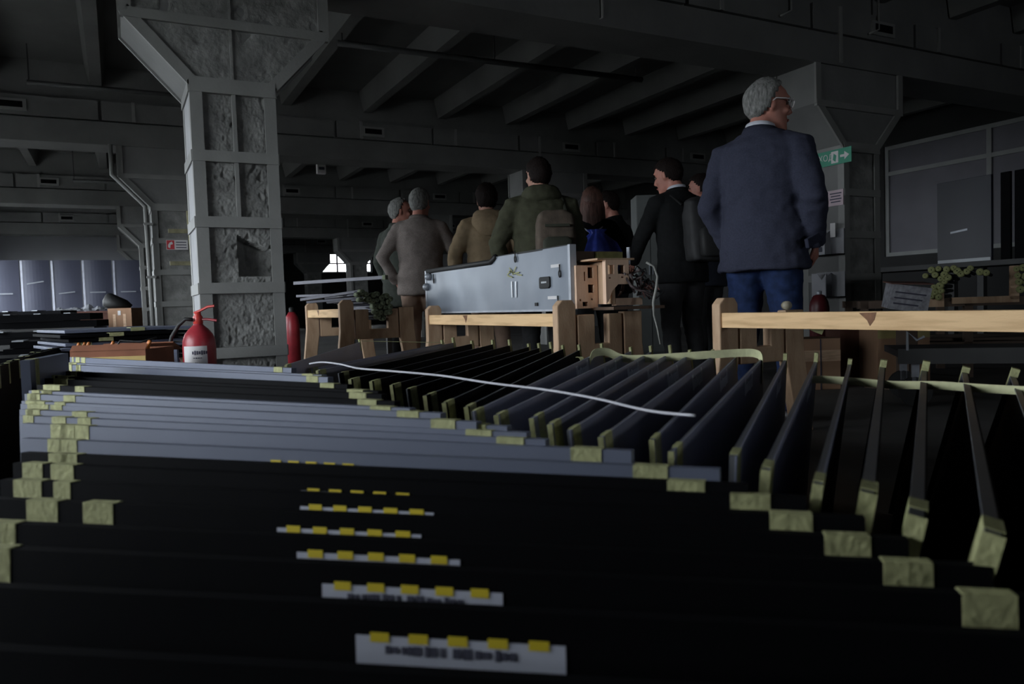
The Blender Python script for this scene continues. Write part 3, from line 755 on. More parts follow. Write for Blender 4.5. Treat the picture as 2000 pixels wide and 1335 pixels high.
hd = MB().lathe([(.022, .0), (.027, .005), (.027, .045), (.018, .06), (.018, .075)], (0, 0, .665), 16).build('valve', mat('red_plastic', (.55, .05, .04), .35), ex_, smooth=True)
side = HR
MB().tube([Vector((0, 0, .735)) + side * a + UZ * b for a, b in ((-.02, 0), (.02, .015), (.06, .035), (.10, .04))], .008, 6).build('lever', MATS['red_plastic'], ex_)
MB().tube([Vector((0, 0, .695)) + side * a + UZ * b for a, b in ((.0, 0), (.05, .0), (.11, -.01))], .008, 6).build('carry_handle', M_RED, ex_)
hp = [Vector((0, 0, .695)) - side * a + UZ * b - HF * .03 for a, b in ((.02, 0), (.06, .005), (.10, -.03), (.145, -.10), (.172, -.2), (.185, -.30), (.18, -.42), (.15, -.5))]
MB().tube(hp, .0115, 8).build('hose', M_RUBBER, ex_, smooth=True)
MB().lathe([(.012, 0), (.016, .02), (.012, .05)], (0, 0, 0), 10).xf(Matrix.Translation(Vector((0, 0, .695)) - side * .035) @ Matrix.Rotation(math.pi / 2, 4, HF)).build('hose_coupling', M_STEELG, ex_, smooth=True)
# second, squat red cylinder behind it
ep2 = PZ(336, 690, 4.25); e2 = thing('red_canister', 'small dusty red canister left of the fire extinguisher', 'canister', (ep2.x, ep2.y, 0))
MB().lathe([(.02, 0), (.05, .005), (.052, .40), (.04, .445), (.015, .465)], seg=20).build('body', M_RED, e2, smooth=True)
MB().lathe([(.015, .46), (.02, .465), (.02, .49), (.012, .5)], seg=12).build('cap', M_STEELG, e2, smooth=True)

# ------------------------------------------------------------------ left background: crates, stacks, standing doors
def crate(name, label, px0, px1, ytop, ybot_h, z, depth, m, cat, h, flaps=False, lidm=None, extra=None):
    """open or closed carton whose front top edge runs between two pixels at a depth; stands on the floor or at height ybot_h"""
    a = PZ(px0, ytop, z); b = PZ(px1, ytop, z); top = (a.z + b.z) / 2
    a.z = b.z = 0; ex = (b - a).normalized(); L = (b - a).length; n = Vector((-ex.y, ex.x, 0))
    r = thing(name, label, cat, (a + b) / 2 + UZ * ybot_h); r.rotation_euler.z = math.atan2(ex.y, ex.x)
    H = top - ybot_h; t = .008
    MB().box(-L / 2, L / 2, 0, t, 0, H).build('front_wall', m, r); MB().box(-L / 2, L / 2, depth - t, depth, 0, H).build('back_wall', m, r)
    MB().box(-L / 2, -L / 2 + t, t, depth - t, 0, H).build('side_wall', m, r); MB().box(L / 2 - t, L / 2, t, depth - t, 0, H).build('side_wall', m, r)
    MB().box(-L / 2, L / 2, 0, depth, 0, .006).build('bottom', m, r)
    if not flaps:
        MB().box(-L / 2, -.003, 0, depth, H, H + .004).build('flap', lidm or m, r); MB().box(.003, L / 2, 0, depth, H, H + .004).build('flap', lidm or m, r)
    else:
        MB().obox((0, .012, H + .012), (L / 2, 0, 0), (0, .012, .012), (0, 0, .003)).build('flap', m, r)
        MB().obox((0, depth + .05, H - .0), (L / 2, 0, 0), (0, .05, -.02), (0, 0, .003)).build('flap', m, r)
    return r, L, H
M_RUST = mat('rust_card', (.20, .08, .045), .8, 0, .2, 7, .1, 30, .2)
r, L, H = crate('cardboard_tray', 'rust coloured open cardboard tray with orange fittings behind near panels', 136, 284, 684, 0, 3.6, .30, M_RUST, 'tray', .5, True)
MB().box(-L / 2, L / 2, -.003, 0, H - .055, H - .03).build('yellow_tape', mat('amber_tape', (.40, .28, .08), .6), r)
M_ORANGE = mat('orange_fitting', (.60, .20, .05), .5, 0, .2, 9)
rr = random.Random(2)
for k, (sx, sy) in enumerate(((-.95, .03), (-.86, .05), (-.9, .1), (.92, .04), (.84, .06), (-.3, .12))):
    f_ = MB().tube([(L / 2 * sx, sy, H - .02), (L / 2 * sx + .01, sy + .01, H + .025), (L / 2 * sx + .02, sy, H + .035)], .008, 8).build('fitting', M_ORANGE, r, smooth=True)
MB().tube([(-L / 2 * .1, .1, H + .0), (0, .12, H + .04), (L / 2 * .5, .14, H + .03), (L / 2 * .9, .16, H + .05)], .006, 6).build('cable', M_RUBBER, r, smooth=True)
# flat pile of sheets behind the tray: each sheet on its own
a = PZ(170, 668, 4.6); b = PZ(330, 660, 4.9); exs = Vector((b.x - a.x, b.y - a.y, 0)).normalized(); ns = Vector((-exs.y, exs.x, 0))
base = Vector(((a.x + b.x) / 2, (a.y + b.y) / 2, 0)) + ns * .45
for k in range(8):
    z = .42 + k * .026 if k else .42
    mm = M_GREYP if k in (7, 3, 4) else M_BLACK
    c_ = base + Vector((.02 * (k % 3 - 1), .03 * ((k * 2) % 3 - 1), 0))
    o_ = thing('flat_sheet', '%s steel sheet, %s up in the flat pile behind the cardboard tray' % ('grey' if mm is M_GREYP else 'black', ORD[k]), 'sheet', (c_.x, c_.y, z), math.atan2(exs.y, exs.x), 'sheets in the flat pile')
    MB().box(-.36, .36, -.5, .5, 0, .018).build('sheet', mm, o_, bevel=.003)
    MB().box(-.3 + .1 * (k % 4), -.22 + .1 * (k % 4), -.504, -.40, -.001, .021).build('tape_strip', M_TAPE, o_)
pal = thing('wooden_bearer_stand', 'dark timber stand under the flat pile of sheets', 'stand', (base.x, base.y, 0), math.atan2(exs.y, exs.x))
for sx in (-.3, .3):
    for sy in (-.42, .42): MB().box(sx - .04, sx + .04, sy - .04, sy + .04, 0, .36).build('leg', M_PLY, pal)
    MB().box(sx - .04, sx + .04, -.5, .5, .36, .42).build('bearer', M_PLY, pal)
# dark upright panels at the far left, seen end on
for k in range(7):
    x0, y0 = -70 + k * 22, 742 - k * 9; x1, y1 = 20 + k * 18, 705 - k * 5
    A = PH(x0, y0, .52); B = PH(x1, y1, .52); d = (B - A).normalized(); B = A + d * 1.4
    n = Vector((d.y, -d.x, 0))
    panel('steel_sheet', 'dark panel with hanging tape at the left edge, %s from the frame' % ORD[k], 'panel', A, B, .52, n, 0, M_BLACK, 'dark panels at the far left', [(.05, .03, .16, .10), (.5, .03, .08, .05)], None, None, M_BLACK, .012)
ea = PZ(58, 702, 1.98); eb = PZ(132, 672, 2.35)
panel('steel_sheet', 'narrow grey panel end with tape beside the left corner of the near row', 'panel', ea, eb, .58, CAM - ea, 0, M_GREYP, 'steel panels standing in the near row', [(.06, .03, .2, .05)], None, None, None, .02)
ea = PZ(286, 674, 4.1); eb = PZ(345, 676, 4.1)
panel('steel_sheet', 'short pale grey panel standing left of the fire extinguisher', 'panel', ea, eb, ea.z, CAM - ea, 0, M_GREYP, None, [], None, None, None, .02)

# standing doors at the back
M_DOOR = mat('navy_door', (.085, .09, .13), .38, 0, .1, 1.5, .03, 20, .5)
Yd = 21.2
for k, (x0, x1) in enumerate(((-26, 36), (38, 96), (98, 157), (159, 217), (219, 276))):
    A = PY(x0, 516, Yd); B = PY(x1, 516, Yd); Lw = B.x - A.x; H = 2.12
    r = thing('steel_door', 'navy steel door standing against the back wall, %s from the left' % ORD[k], 'door', ((A.x + B.x) / 2, Yd, 0), 0, 'standing navy doors')
    # gently bowed leaf with a turned edge on the window side
    prof = []
    for i in range(9):
        t = i / 8; prof.append((-Lw / 2 + .05 + (Lw - .05) * t, -.05 * math.sin(math.pi * (.15 + .85 * t)) * (.6 + .4 * (k % 2))))
    poly = [(-Lw / 2, .06), (-Lw / 2 + .012, -.005)] + prof + [(Lw / 2, .03), (Lw / 2, .055), (-Lw / 2 + .05, .065)]
    MB().prism(poly, (0, 0, 0), EX, EY, (0, 0, H)).build('leaf', M_DOOR, r)
    MB().prism([(-Lw / 2 - .004, .05), (-Lw / 2 + .006, -.012), (-Lw / 2 + .05, -.03), (-Lw / 2 + .05, -.022), (-Lw / 2 + .012, -.004), (-Lw / 2 + .004, .05)], (0, 0, .02), EX, EY, (0, 0, H - .04)).build('turned_edge', mat('door_edge', (.26, .27, .34), .35), r)
    ang = (.0, .17, .12, .0, .0)[k]
    MB().obox((0, -.062, H - .78 + .25 * (k == 1)), (.17, 0, .17 * ang), (0, .004, 0), (-.010 * ang, 0, .014)).build('logo_strip', M_STEELG, r)
# table with plastic film and a carton in front of the doors
tp = PZ(215, 606, 15.5); tp.x -= .25
tb = thing('work_table', 'brown table covered with clear film before the standing doors', 'table', (tp.x, tp.y, 0))
M_BROWN = mat('brown_laminate', (.14, .06, .045), .6, 0, .15, 4)
MB().box(-.75, .68, 0, .7, .80, .85).build('table_top', M_BROWN, tb)
for sx in (-.7, .62):
    for sy in (.06, .64): MB().box(sx - .03, sx + .03, sy - .03, sy + .03, 0, .80).build('leg', M_BROWN, tb)
MB().box(-.7, .62, .02, .05, .62, .80).build('apron', M_BROWN, tb)
vs = []; fs = []; nx, ny = 26, 10
for j in range(ny + 1):
    for i in range(nx + 1):
        x = -.7 + 1.35 * i / nx; y = .03 + .62 * j / ny; p = Vector((x * 4, y * 4, 3))
        vs.append((x, y, .855 + abs(noise.noise(p)) * .20 * math.sin(math.pi * (j + .3) / (ny + 1)) + abs(noise.noise(p * 2.5)) * .06))
for j in range(ny):
    for i in range(nx): q_ = j * (nx + 1) + i; fs.append((q_, q_ + 1, q_ + nx + 2, q_ + nx + 1))
fm = MB().add(vs, fs).build('plastic_film', mat('plastic_film', (.34, .35, .38), .25, 0, .2, 6, 0, 1, .8), None, smooth=False); fm.location = (tp.x, tp.y, 0)
tag(fm, 'crumpled clear plastic film heaped on the brown table', 'plastic film')
r, L, H = crate('cardboard_box', 'brown cardboard carton standing before the filmed table', 210, 256, 602, 0, 13.5, .4, M_CARD, 'box', .9)
MB().box(-.12, -.07, -.004, 0, .3, H - .1).build('tape_strip', M_PLYE, r); MB().box(.06, .11, -.004, 0, .3, H - .1).build('tape_strip', M_PLYE, r); MB().box(-.03, .02, -.004, 0, H - .12, H - .04).build('print_mark', M_SIGNW, r)
bg_ = MB(); bg_.ell([(.0, 0, 0, .18, .14), (.05, -.02, 0, .24, .17), (.14, -.06, 0, .2, .15), (.24, -.13, 0, .08, .08), (.27, -.14, 0, .03, .03)], 14)
o_ = bg_.build('black_bag', M_RUBBER, None, smooth=True); o_.location = Vector(r.location) + UZ * (H + .005) + Vector((.0, .2, 0)); tag(o_, 'black bag slumped on top of the brown cardboard carton', 'bag')
# low dark pallets of profiles at the far left
rr = random.Random(21)
for k, (px, py, z, wd, hh) in enumerate(((30, 612, 12.5, 1.5, .85), (90, 618, 11.0, 1.3, .78), (20, 645, 8.8, 1.3, .56), (110, 655, 7.0, .9, .5), (60, 668, 5.6, .9, .42))):
    c_ = PZ(px, py, z)
    r = thing('profile_pallet', 'low dark pallet of black profiles at the far left, %s from the back' % ORD[k], 'pallet', (c_.x, c_.y, 0), -.35 + .1 * k)
    MB().box(-wd / 2, wd / 2, 0, .7, .0, .06).build('deck', mat('dark_board', (.12, .075, .05)), r)
    for j in range(7):
        zz = .06 + (hh - .06) * j / 7
        MB().box(-wd / 2 + rr.uniform(0, .1), wd / 2 - rr.uniform(0, .1), rr.uniform(0, .06), .66, zz + .004, zz + (hh - .06) / 7).build('profile', M_BLACK if j % 4 else M_PIPE, r)
    for j in range(3): MB().box(-wd / 2 + .1 + j * wd * .3, -wd / 2 + .19 + j * wd * .3, -.004, .3, hh, hh + .012).build('white_scrap', M_STEELG, r)

# ------------------------------------------------------------------ bundles of wrapped tubes
M_FOAM = mat('yellow_foam', (.30, .31, .14), .85, 0, .25, 25, .2, 60, .2)
M_FOAM2 = mat('green_foam', (.20, .23, .15), .85, 0, .3, 25, .2, 60, .2)
M_TUBE = mat('dark_tube', (.07, .07, .09), .45, .2, .1, 5)
def tubes(cpx, cpy, z, pts, r0, length, d, foam, group, where, support=None):
    c_ = PZ(cpx, cpy, z); d = Vector(d).normalized(); sx = d.cross(UZ).normalized()
    for k, (u, v_) in enumerate(pts):
        P = c_ + sx * u + UZ * v_
        rr_ = r0 * (.85 + .3 * ((k * 37) % 10) / 10)
        root = thing('wrapped_tube', '%s, %s counted from top left' % (where, ORD[k]), 'tube', P, 0, group)
        MB().tube([d * .02, d * length], rr_ * .6, 8).build('tube', M_TUBE, root, smooth=True)
        MB().tube([d * 0, d * .02, d * .10], [rr_ * .85, rr_, rr_ * .95], 10).build('end_wrap', foam, root, smooth=True)
        MB().tube([d * -.003, d * .004], rr_ * .16, 6).build('end_hole', M_BLACK, root)
rr = random.Random(4)
sc = 6.15 / 1490
ptsL = [(x * sc, -y * sc) for x, y in [(-34, -16), (-26, -20), (-18, -16), (-30, -6), (-14, -6), (-4, -14), (4, -16), (12, -8), (22, -12), (-6, -2), (2, -4), (14, 2), (24, 0), (30, -6), (-2, 8), (8, 8), (18, 10), (28, 10), (0, 18), (9, 20), (19, 22), (27, 20), (4, 28), (14, 32)]]
tubes(735, 590, 6.15, ptsL, .024, 1.3, HF * .9 - HR * .42, M_FOAM2, 'tube bundle on the small trestle', 'green wrapped tube end by the tweed jacket man')
sc = 5.9 / 1490
ptsR = [(x * sc, -y * sc) for x, y in [(-47, 3), (-36, -8), (-30, 2), (-24, -10), (-14, 2), (-10, -8), (2, -10), (8, -4), (14, 2), (-20, 10), (-14, 16), (-8, 8), (24, -2), (30, -8), (46, 0), (56, 2), (-32, 26), (-22, 24), (-30, 36), (-20, 34), (-36, 44), (-24, 46)]]
tubes(1860, 533, 5.9, ptsR, .026, 1.2, HF * .75 + HR * .5, M_FOAM, 'tube bundle on the right rack', 'yellow wrapped tube end right of the dark column')
ptsR2 = [(x * sc, -y * sc) for x, y in [(-10, -10), (0, -12), (10, -6), (-8, 2), (4, 4), (-6, 14), (6, 16), (-4, 28), (8, 30)]]
tubes(1998, 535, 5.6, ptsR2, .026, .9, HF * .75 + HR * .5, M_FOAM, 'tube bundle at the right edge', 'yellow wrapped tube end at the right frame edge')
# grey steel bars lying on the small trestle
for k, (x0, y0, x1, y1, z0, z1, rw) in enumerate(((575, 553, 755, 541, 7.6, 6.9, .030), (588, 585, 705, 568, 6.7, 6.3, .022), (580, 578, 700, 574, 6.8, 6.35, .022), (690, 590, 745, 588, 6.5, 6.3, .025), (690, 603, 740, 602, 6.5, 6.3, .022), (600, 590, 720, 580, 6.6, 6.3, .02))):
    a = PZ(x0, y0, z0); b = PZ(x1, y1, z1)
    root = thing('steel_bar', '%s steel bar lying above the small trestle, %s from the top' % ('long bluish' if k == 0 else 'dark grey', ORD[k]), 'bar', a, 0, 'steel bars beside the column')
    d = b - a
    MB().bar((0, 0, 0), d, rw, rw * 1.1).build('bar', mat('bluish_bar', (.13, .13, .16), .5) if k == 0 else M_TUBE, root, bevel=.003)
    MB().bar(d * .97, d * 1.0, rw * 1.25, rw * 1.35).build('end_wrap', M_FOAM2, root)
rk = PZ(740, 622, 6.4)
MB_rack = thing('bar_rack', 'dark steel rack under the green wrapped tubes', 'rack', (rk.x, rk.y, 0))
for sx in (-.2, .12):
    MB().box(sx - .02, sx + .02, .1, .14, 0, .5).build('upright', M_PIPE, MB_rack)
MB().box(-.24, .16, .08, .16, .47, .50).build('shelf', M_PIPE, MB_rack)

# ------------------------------------------------------------------ right-hand side: cartons, rack, carton of papers, doors
for k, (x0, x1, yt, z, m_, lab) in enumerate(((1564, 1641, 662, 5.5, M_CARD, 'small tape-sealed cardboard carton below the pine rail, leftmost'), (1641, 1713, 640, 5.9, mat('dark_card', (.10, .04, .025), .8, 0, .15, 4), 'tall dark brown carton in the middle below the pine rail'), (1714, 1816, 641, 5.6, M_CARD, 'wide cardboard carton with yellow top edge below the pine rail'))):
    r, L, H = crate('cardboard_box', lab, x0, x1, yt, 0, z, .32, m_, 'box', .4)
    if k == 0: MB().box(-L / 2, L / 2, -.003, 0, H - .16, H - .08).build('tape_strip', M_PLYE, r); MB().box(-.004, .004, -.004, 0, 0, H).build('tape_strip', M_INK, r)
    if k == 2: MB().box(-L / 2, L / 2, -.003, 0, H - .07, H).build('yellow_tape', mat('dull_tape', (.36, .30, .12), .7), r); MB().box(-.03, .03, -.003, 0, 0, H - .2).build('tape_strip', mat('dark_card', (.1, .04, .025)), r)
c_ = PZ(1890, 600, 6.0); rk = thing('storage_rack', 'dark timber rack holding the yellow wrapped tubes at right', 'rack', (c_.x, c_.y, 0), -.75)
for sx in (-.75, .0, .75):
    for sy in (0, .8): MB().box(sx - .03, sx + .03, sy - .03, sy + .03, 0, .62).build('upright', mat('dark_timber', (.11, .075, .055), .8, 0, .2, 6), rk)
for z in (.22, .56):
    for sy in (0, .8): MB().box(-.8, .8, sy - .03, sy + .03, z, z + .06).build('beam', MATS['dark_timber'], rk)
for sy in (.12, .3, .48, .66): MB().box(-.78, .78, sy - .06, sy + .06, .285, .305).build('slat', MATS['dark_timber'], rk)
MB().box(.28, .34, -.05, -.02, .6, .86).build('post', M_PLY, rk); MB().box(-.12, .34, -.05, -.02, .58, .63).build('crosspiece', M_PLY, rk)
MB().box(-.3, -.18, -.06, -.03, .56, .70).build('block', M_PLY, rk)
c_ = PZ(1783, 575, 5.4); pc = thing('paper_carton', 'tilted white printed carton between the column and yellow tubes', 'carton', c_, -.6)
MB().box(-.14, .12, 0, .16, -.12, .06).build('carton_body', mat('printed_white', (.33, .33, .36), .7, 0, .35, 30), pc)
pc.rotation_euler = (.1, .16, -.6)
for i in range(3): MB().box(-.12, .05 + .02 * i, -.003, 0, -.08 + .04 * i, -.07 + .04 * i).build('print_line', M_INK, pc)
MB().obox((-.02, .08, .075), (.14, 0, .015), (0, .09, 0), (0, 0, .004)).build('carton_flap', M_BROWN, pc)
st = thing('low_stand', 'dark low stand under the tilted printed carton', 'stand', (c_.x, c_.y, 0))
MB().box(-.2, .2, -.15, .25, .0, .04).build('foot', MATS['dark_timber'], st); MB().box(-.05, .05, 0, .1, .04, c_.z - .16).build('pillar', MATS['dark_timber'], st); MB().box(-.2, .2, -.12, .22, c_.z - .16, c_.z - .13).build('top', MATS['dark_timber'], st)
# dark trolley between the trestle and the rack
c_ = PZ(1920, 690, 4.6); tr = thing('flat_trolley', 'dark flat trolley with wheels below the rail, far right', 'trolley', (c_.x, c_.y, 0), -.8)
MB().box(-.5, .6, -.25, .3, .30, .34).build('deck', mat('grey_deck', (.04, .04, .044), .6, 0, .1, 5), tr); MB().box(-.5, .6, -.26, -.24, .26, .35).build('edge_rail', M_PIPE, tr)
for sx in (-.4, .5):
    for sy in (-.2, .22): MB().tube([(sx, sy - .02, .09), (sx, sy + .02, .09)], .09, 16).build('wheel', M_RUBBER, tr); MB().box(sx - .02, sx + .02, sy - .02, sy + .02, .12, .30).build('caster_fork', M_STEELG, tr)
MB().tube([(-.45, -.26, .34), (-.45, -.26, .45), (-.40, -.26, .40), (-.36, -.26, .42)], .008, 6).build('hook', M_STEELG, tr)
# door leaves leaning by the right-hand window
dn = PZ(1890, 510, 9.6); tbr = thing('dark_bench', 'long dark bench under the leaning doors by the right wall', 'bench', (dn.x, dn.y, 0), math.radians(-90))
MB().box(-1.6, 1.9, -.35, .35, dn.z - .08, dn.z - .02).build('bench_top', M_PIPE, tbr)
for sx in (-1.5, 0, 1.8):
    for sy in (-.3, .3): MB().box(sx - .04, sx + .04, sy - .04, sy + .04, 0, dn.z - .08).build('leg', M_PIPE, tbr)
A0 = PZ(1832, 362, 10.1); B0 = PZ(1938, 352, 9.4)
dd = Vector((B0.x - A0.x, B0.y - A0.y, 0)); Ld = dd.length; dd.normalize(); nn = Vector((dd.y, -dd.x, 0))
for k in range(6):
    off = Vector((0, 0, 0)) if k == 0 else dd * (Ld * .0 + .16 * k + .70) - nn * .02 * k
    P = A0 + off if k == 0 else A0 + off
    Lk = Ld if k == 0 else .12
    r = thing('steel_door', 'dark navy door leaf with small lettering on the bench by the right window' if k == 0 else 'narrow black door edge, %s right of the lettered navy leaf' % ORD[k - 1], 'door', (P.x, P.y, dn.z - .02), math.atan2(dd.y, dd.x), 'doors by the right window')
    Hh = A0.z - dn.z + .04
    MB().box(0, Lk, -.02, .02, 0, Hh).build('leaf', mat('dim_navy', (.022, .025, .038), .45, 0, .1, 2) if k == 0 else M_BLACK, r, bevel=.004)
    if k == 0:
        MB().obox((Lk * .42, -.023, .42), (.12, 0, .012), (0, .002, 0), (-.001, 0, .012)).build('logo_strip', M_STEELG, r)
        MB().box(.01, Lk - .01, -.024, -.02, .02, .06).build('bottom_trim', M_LOGO, r)

# ------------------------------------------------------------------ people
def fuse(mb, name, m, parent, voxel=.012, smooth=6, wrinkle=0., wscale=9., wstretch=(1, 1, 1), seed=0):
    """overlapping closed volumes -> one continuous skin"""
    me = mb.mesh(name); o = bpy.data.objects.new(name, me); COL.objects.link(o)
    md = o.modifiers.new('remesh', 'REMESH'); md.mode = 'VOXEL'; md.voxel_size = voxel
    sm = o.modifiers.new('smooth', 'SMOOTH'); sm.iterations = smooth; sm.factor = .5
    dg = bpy.context.evaluated_depsgraph_get()
    me2 = bpy.data.meshes.new_from_object(o.evaluated_get(dg)); me2.name = name
    o.modifiers.clear(); o.data = me2; bpy.data.meshes.remove(me)
    if wrinkle:
        nrm = [v.normal.copy() for v in me2.vertices]; S = Vector(wstretch)
        for v, n in zip(me2.vertices, nrm):
            p = Vector((v.co.x * S.x, v.co.y * S.y, v.co.z * S.z)) * wscale + Vector((seed * 7.3, 0, 0))
            v.co += n * wrinkle * (noise.noise(p) + .5 * noise.noise(p * 2.1))
    me2.materials.clear(); me2.materials.append(m)
    for p in me2.polygons: p.use_smooth = True
    o.parent = parent
    return o
def hand_parts(mb, wrist, d, inward, s, curl=.35):
    """palm, four unequal fingers and a thumb that leaves the side of the palm"""
    d = Vector(d).normalized(); side = Vector(inward); side = (side - d * side.dot(d)).normalized(); fr = side.cross(d)   # fr: across the knuckles
    w = Vector(wrist)
    mb.tube([w, w + d * .03 * s, w + d * .09 * s], [.024 * s, .034 * s, .037 * s], 10, ref=fr, flat=.5)
    for k, (off, ln) in enumerate(((-.031, .060), (-.0105, .076), (.0105, .082), (.031, .072))):
        b = w + d * .085 * s + fr * off * s; c = curl * (1 + .15 * k)
        p1 = b + (d * math.cos(c * .6) + side * math.sin(c * .6)) * ln * .5 * s
        p2 = p1 + (d * math.cos(c * 1.8) + side * math.sin(c * 1.8)) * ln * .5 * s
        mb.tube([b, p1, p2], [.0092 * s, .0085 * s, .0068 * s], 8, round_ends=True)
    b = w + d * .03 * s + fr * .03 * s
    mb.tube([b, b + (d * .7 + fr * .5 + side * .3).normalized() * .036 * s, b + (d * .9 + fr * .4 + side * .5).normalized() * .068 * s], [.013 * s, .0105 * s, .0085 * s], 8, round_ends=True)
HEADR = [(-.118, .026, .086, .035), (-.106, .040, .093, -.005), (-.082, .054, .093, -.045), (-.052, .064, .090, -.075), (-.02, .070, .086, -.092), (.012, .0735, .083, -.101),
         (.034, .076, .092, -.105), (.05, .0765, .091, -.106), (.075, .073, .080, -.100), (.097, .058, .056, -.078), (.111, .035, .026, -.046), (.118, .012, -.002, -.018)]
def hair_shell(hs, m, parent, name='hair', line=None, th=.012, low=-.07, fluff=.004, seed=1):
    """cap of hair over the skull, open over face and ears"""
    vs = []; fs = []; nu, nv = 40, 22; idx = {}
    C = Vector((0, -.008, .022)); R = Vector((.079, .1035, .1015))
    for j in range(nv + 1):
        for i in range(nu):
            a = 2 * math.pi * i / nu; b = math.pi * j / nv
            d = Vector((math.sin(b) * math.sin(a), math.sin(b) * math.cos(a), math.cos(b)))
            p = C + Vector((d.x * R.x, d.y * R.y, d.z * R.z))
            yy = p.y
            lim = line(yy, p.x) if line else (.078 if yy > .055 else (.012 + (yy + .01) * 1.0 if yy > -.012 else low + max(0, (yy + .06)) * 1.2))
            if p.z < lim - .004: continue
            k = 1 + (th + fluff * noise.noise(p * 60 + Vector((seed, 0, 0))) * 2) / .095
            idx[(i, j)] = len(vs); vs.append((C + (p - C) * k) * hs)
    for j in range(nv):
        for i in range(nu):
            q = [idx.get(((i) % nu, j)), idx.get(((i + 1) % nu, j)), idx.get(((i + 1) % nu, j + 1)), idx.get((i % nu, j + 1))]
            if all(v is not None for v in q) and len(set(q)) == 4: fs.append(tuple(q))
    o = MB().add(vs, fs).build(name, m, parent, smooth=True)
    sd = o.modifiers.new('thick', 'SOLIDIFY'); sd.thickness = .018 * hs; sd.offset = -1
    return o
def person(label, px, z, H, alpha, spec):
    sc = H / 1.8; base = PZ(px, 600, z); al = math.radians(alpha) + math.atan((px - 1000) / FPX)
    d = HF * math.cos(al) + HR * math.sin(al)
    root = thing('person', label, 'person', (base.x, base.y, 0), math.atan2(-d.x, d.y), 'visitors standing in the hall')
    bw = spec.get('bw', 1.0); vox = spec.get('vox', .011); sd = int(px)
    lean = spec.get('lean', 0.)                                # forward lean of the upper body
    def L(x, y, zz): return Vector((x * sc, (y + lean * max(0, zz - .95)) * sc, zz * sc))
    hy, hp = math.radians(spec.get('head_yaw', 0)), math.radians(spec.get('head_pitch', 0))
    hs = sc * spec.get('head', 1.07)
    HM = Matrix.Translation(L(0, -.005, 1.495)) @ Matrix.Rotation(hy, 4, 'Z') @ Matrix.Rotation(hp, 4, 'X') @ Matrix.Translation(Vector((0, .03, .148)) * sc)
    arms = spec.get('arms') or [((-.30, -.02, 1.16), (-.27, .10, .92)), ((.30, -.02, 1.16), (.27, .10, .92))]
    # ---- body: one skin from head to feet
    b = MB()
    hd = MB().loft([[Vector((rx * math.cos(t), (yf + yb) / 2 + (yf - yb) / 2 * math.sin(t), zz)) for t in [2 * math.pi * k / 20 for k in range(20)]] for zz, rx, yf, yb in HEADR])
    hd.tube([(0, .080, .035), (0, .098, .005), (0, .113, -.022), (0, .098, -.032)], [.008, .010, .0135, .010], 8)
    hd.ball((0, .088, -.062), .022, .012, .012); hd.ball((0, .082, -.10), .022, .016, .014)
    for sx in (-1, 1):
        hd.ball((sx * .078, -.014, -.006), .009, .019, .031); hd.ball((sx * .03, .078, .042), .024, .014, .008); hd.ball((sx * .042, .068, -.025), .02, .018, .018)
    hd.xf(HM @ Matrix.Scale(hs, 4)); b.v, b.f = hd.v, hd.f
    nk = HM @ (Vector((0, -.025, -.05)) * hs)
    b.tube([nk, L(0, -.02, 1.53), L(0, -.025, 1.44)], [.056 * sc * bw ** .5, .058 * sc * bw ** .5, .075 * sc], 14)
    TR = [(.86, .14, .10), (.95, .155, .11), (1.08, .135, .095), (1.22, .15, .105), (1.36, .165, .10), (1.44, .14, .085), (1.48, .08, .06)]
    b.loft([[L(bw * rx * math.cos(t), bw * ry * math.sin(t) - .015, zz) for t in [2 * math.pi * k / 18 for k in range(18)]] for zz, rx, ry in TR])
    feet = spec.get('feet', ((-.11, 0.0), (.11, .0)))
    for i, sx in enumerate((-1, 1)):
        el, wr = arms[i]
        b.tube([L(sx * .165 * bw, -.015, 1.42), L(*el), L(*wr)], [.055 * sc, .042 * sc, .028 * sc], 10)
        hand_parts(b, L(*wr), L(*wr) - L(*el), Vector((-sx, 0, 0)), sc)
        fx_, fy_ = feet[i]
        b.tube([L(sx * .085, 0, .92), L((sx * .09 + fx_) / 2, .015 + fy_ / 2, .5), L(fx_, fy_ - .02, .09)], [.082 * sc, .055 * sc, .036 * sc], 12)
        b.tube([L(fx_, fy_ - .05, .045), L(fx_, fy_ + .05, .04), L(fx_, fy_ + .15, .03)], [.036 * sc, .04 * sc, .03 * sc], 10, ref=UZ, flat=1.1)
    fuse(b, 'body', spec.get('skin', M_SKIN), root, spec.get('bvox', .0095), 3)
    # ---- face details
    hdE = bpy.data.objects.new('face', None)
    for sx in (-1, 1):
        MB().ball((sx * .031, .079, .014), .0125, .0075, .0075).xf(HM @ Matrix.Scale(hs, 4)).build('eye', M_EYE, root, smooth=True)
        MB().tube([(sx * .014, .093, .034), (sx * .032, .091, .039), (sx * .05, .08, .034)], .0042, 6).xf(HM @ Matrix.Scale(hs, 4)).build('eyebrow', spec['hair_m'], root, smooth=True)
    MB().tube([(-.022, .093, -.063), (0, .102, -.061), (.022, .093, -.063)], .0048, 6).xf(HM @ Matrix.Scale(hs, 4)).build('lips', M_LIP, root, smooth=True)
    bpy.data.objects.remove(hdE)
    # ---- hair
    hr = hair_shell(1.0, spec['hair_m'], root, 'hair', spec.get('hairline'), spec.get('hair_th', .012), spec.get('hair_low', -.07), .004, px)
    hr.matrix_local = HM @ Matrix.Scale(hs, 4)
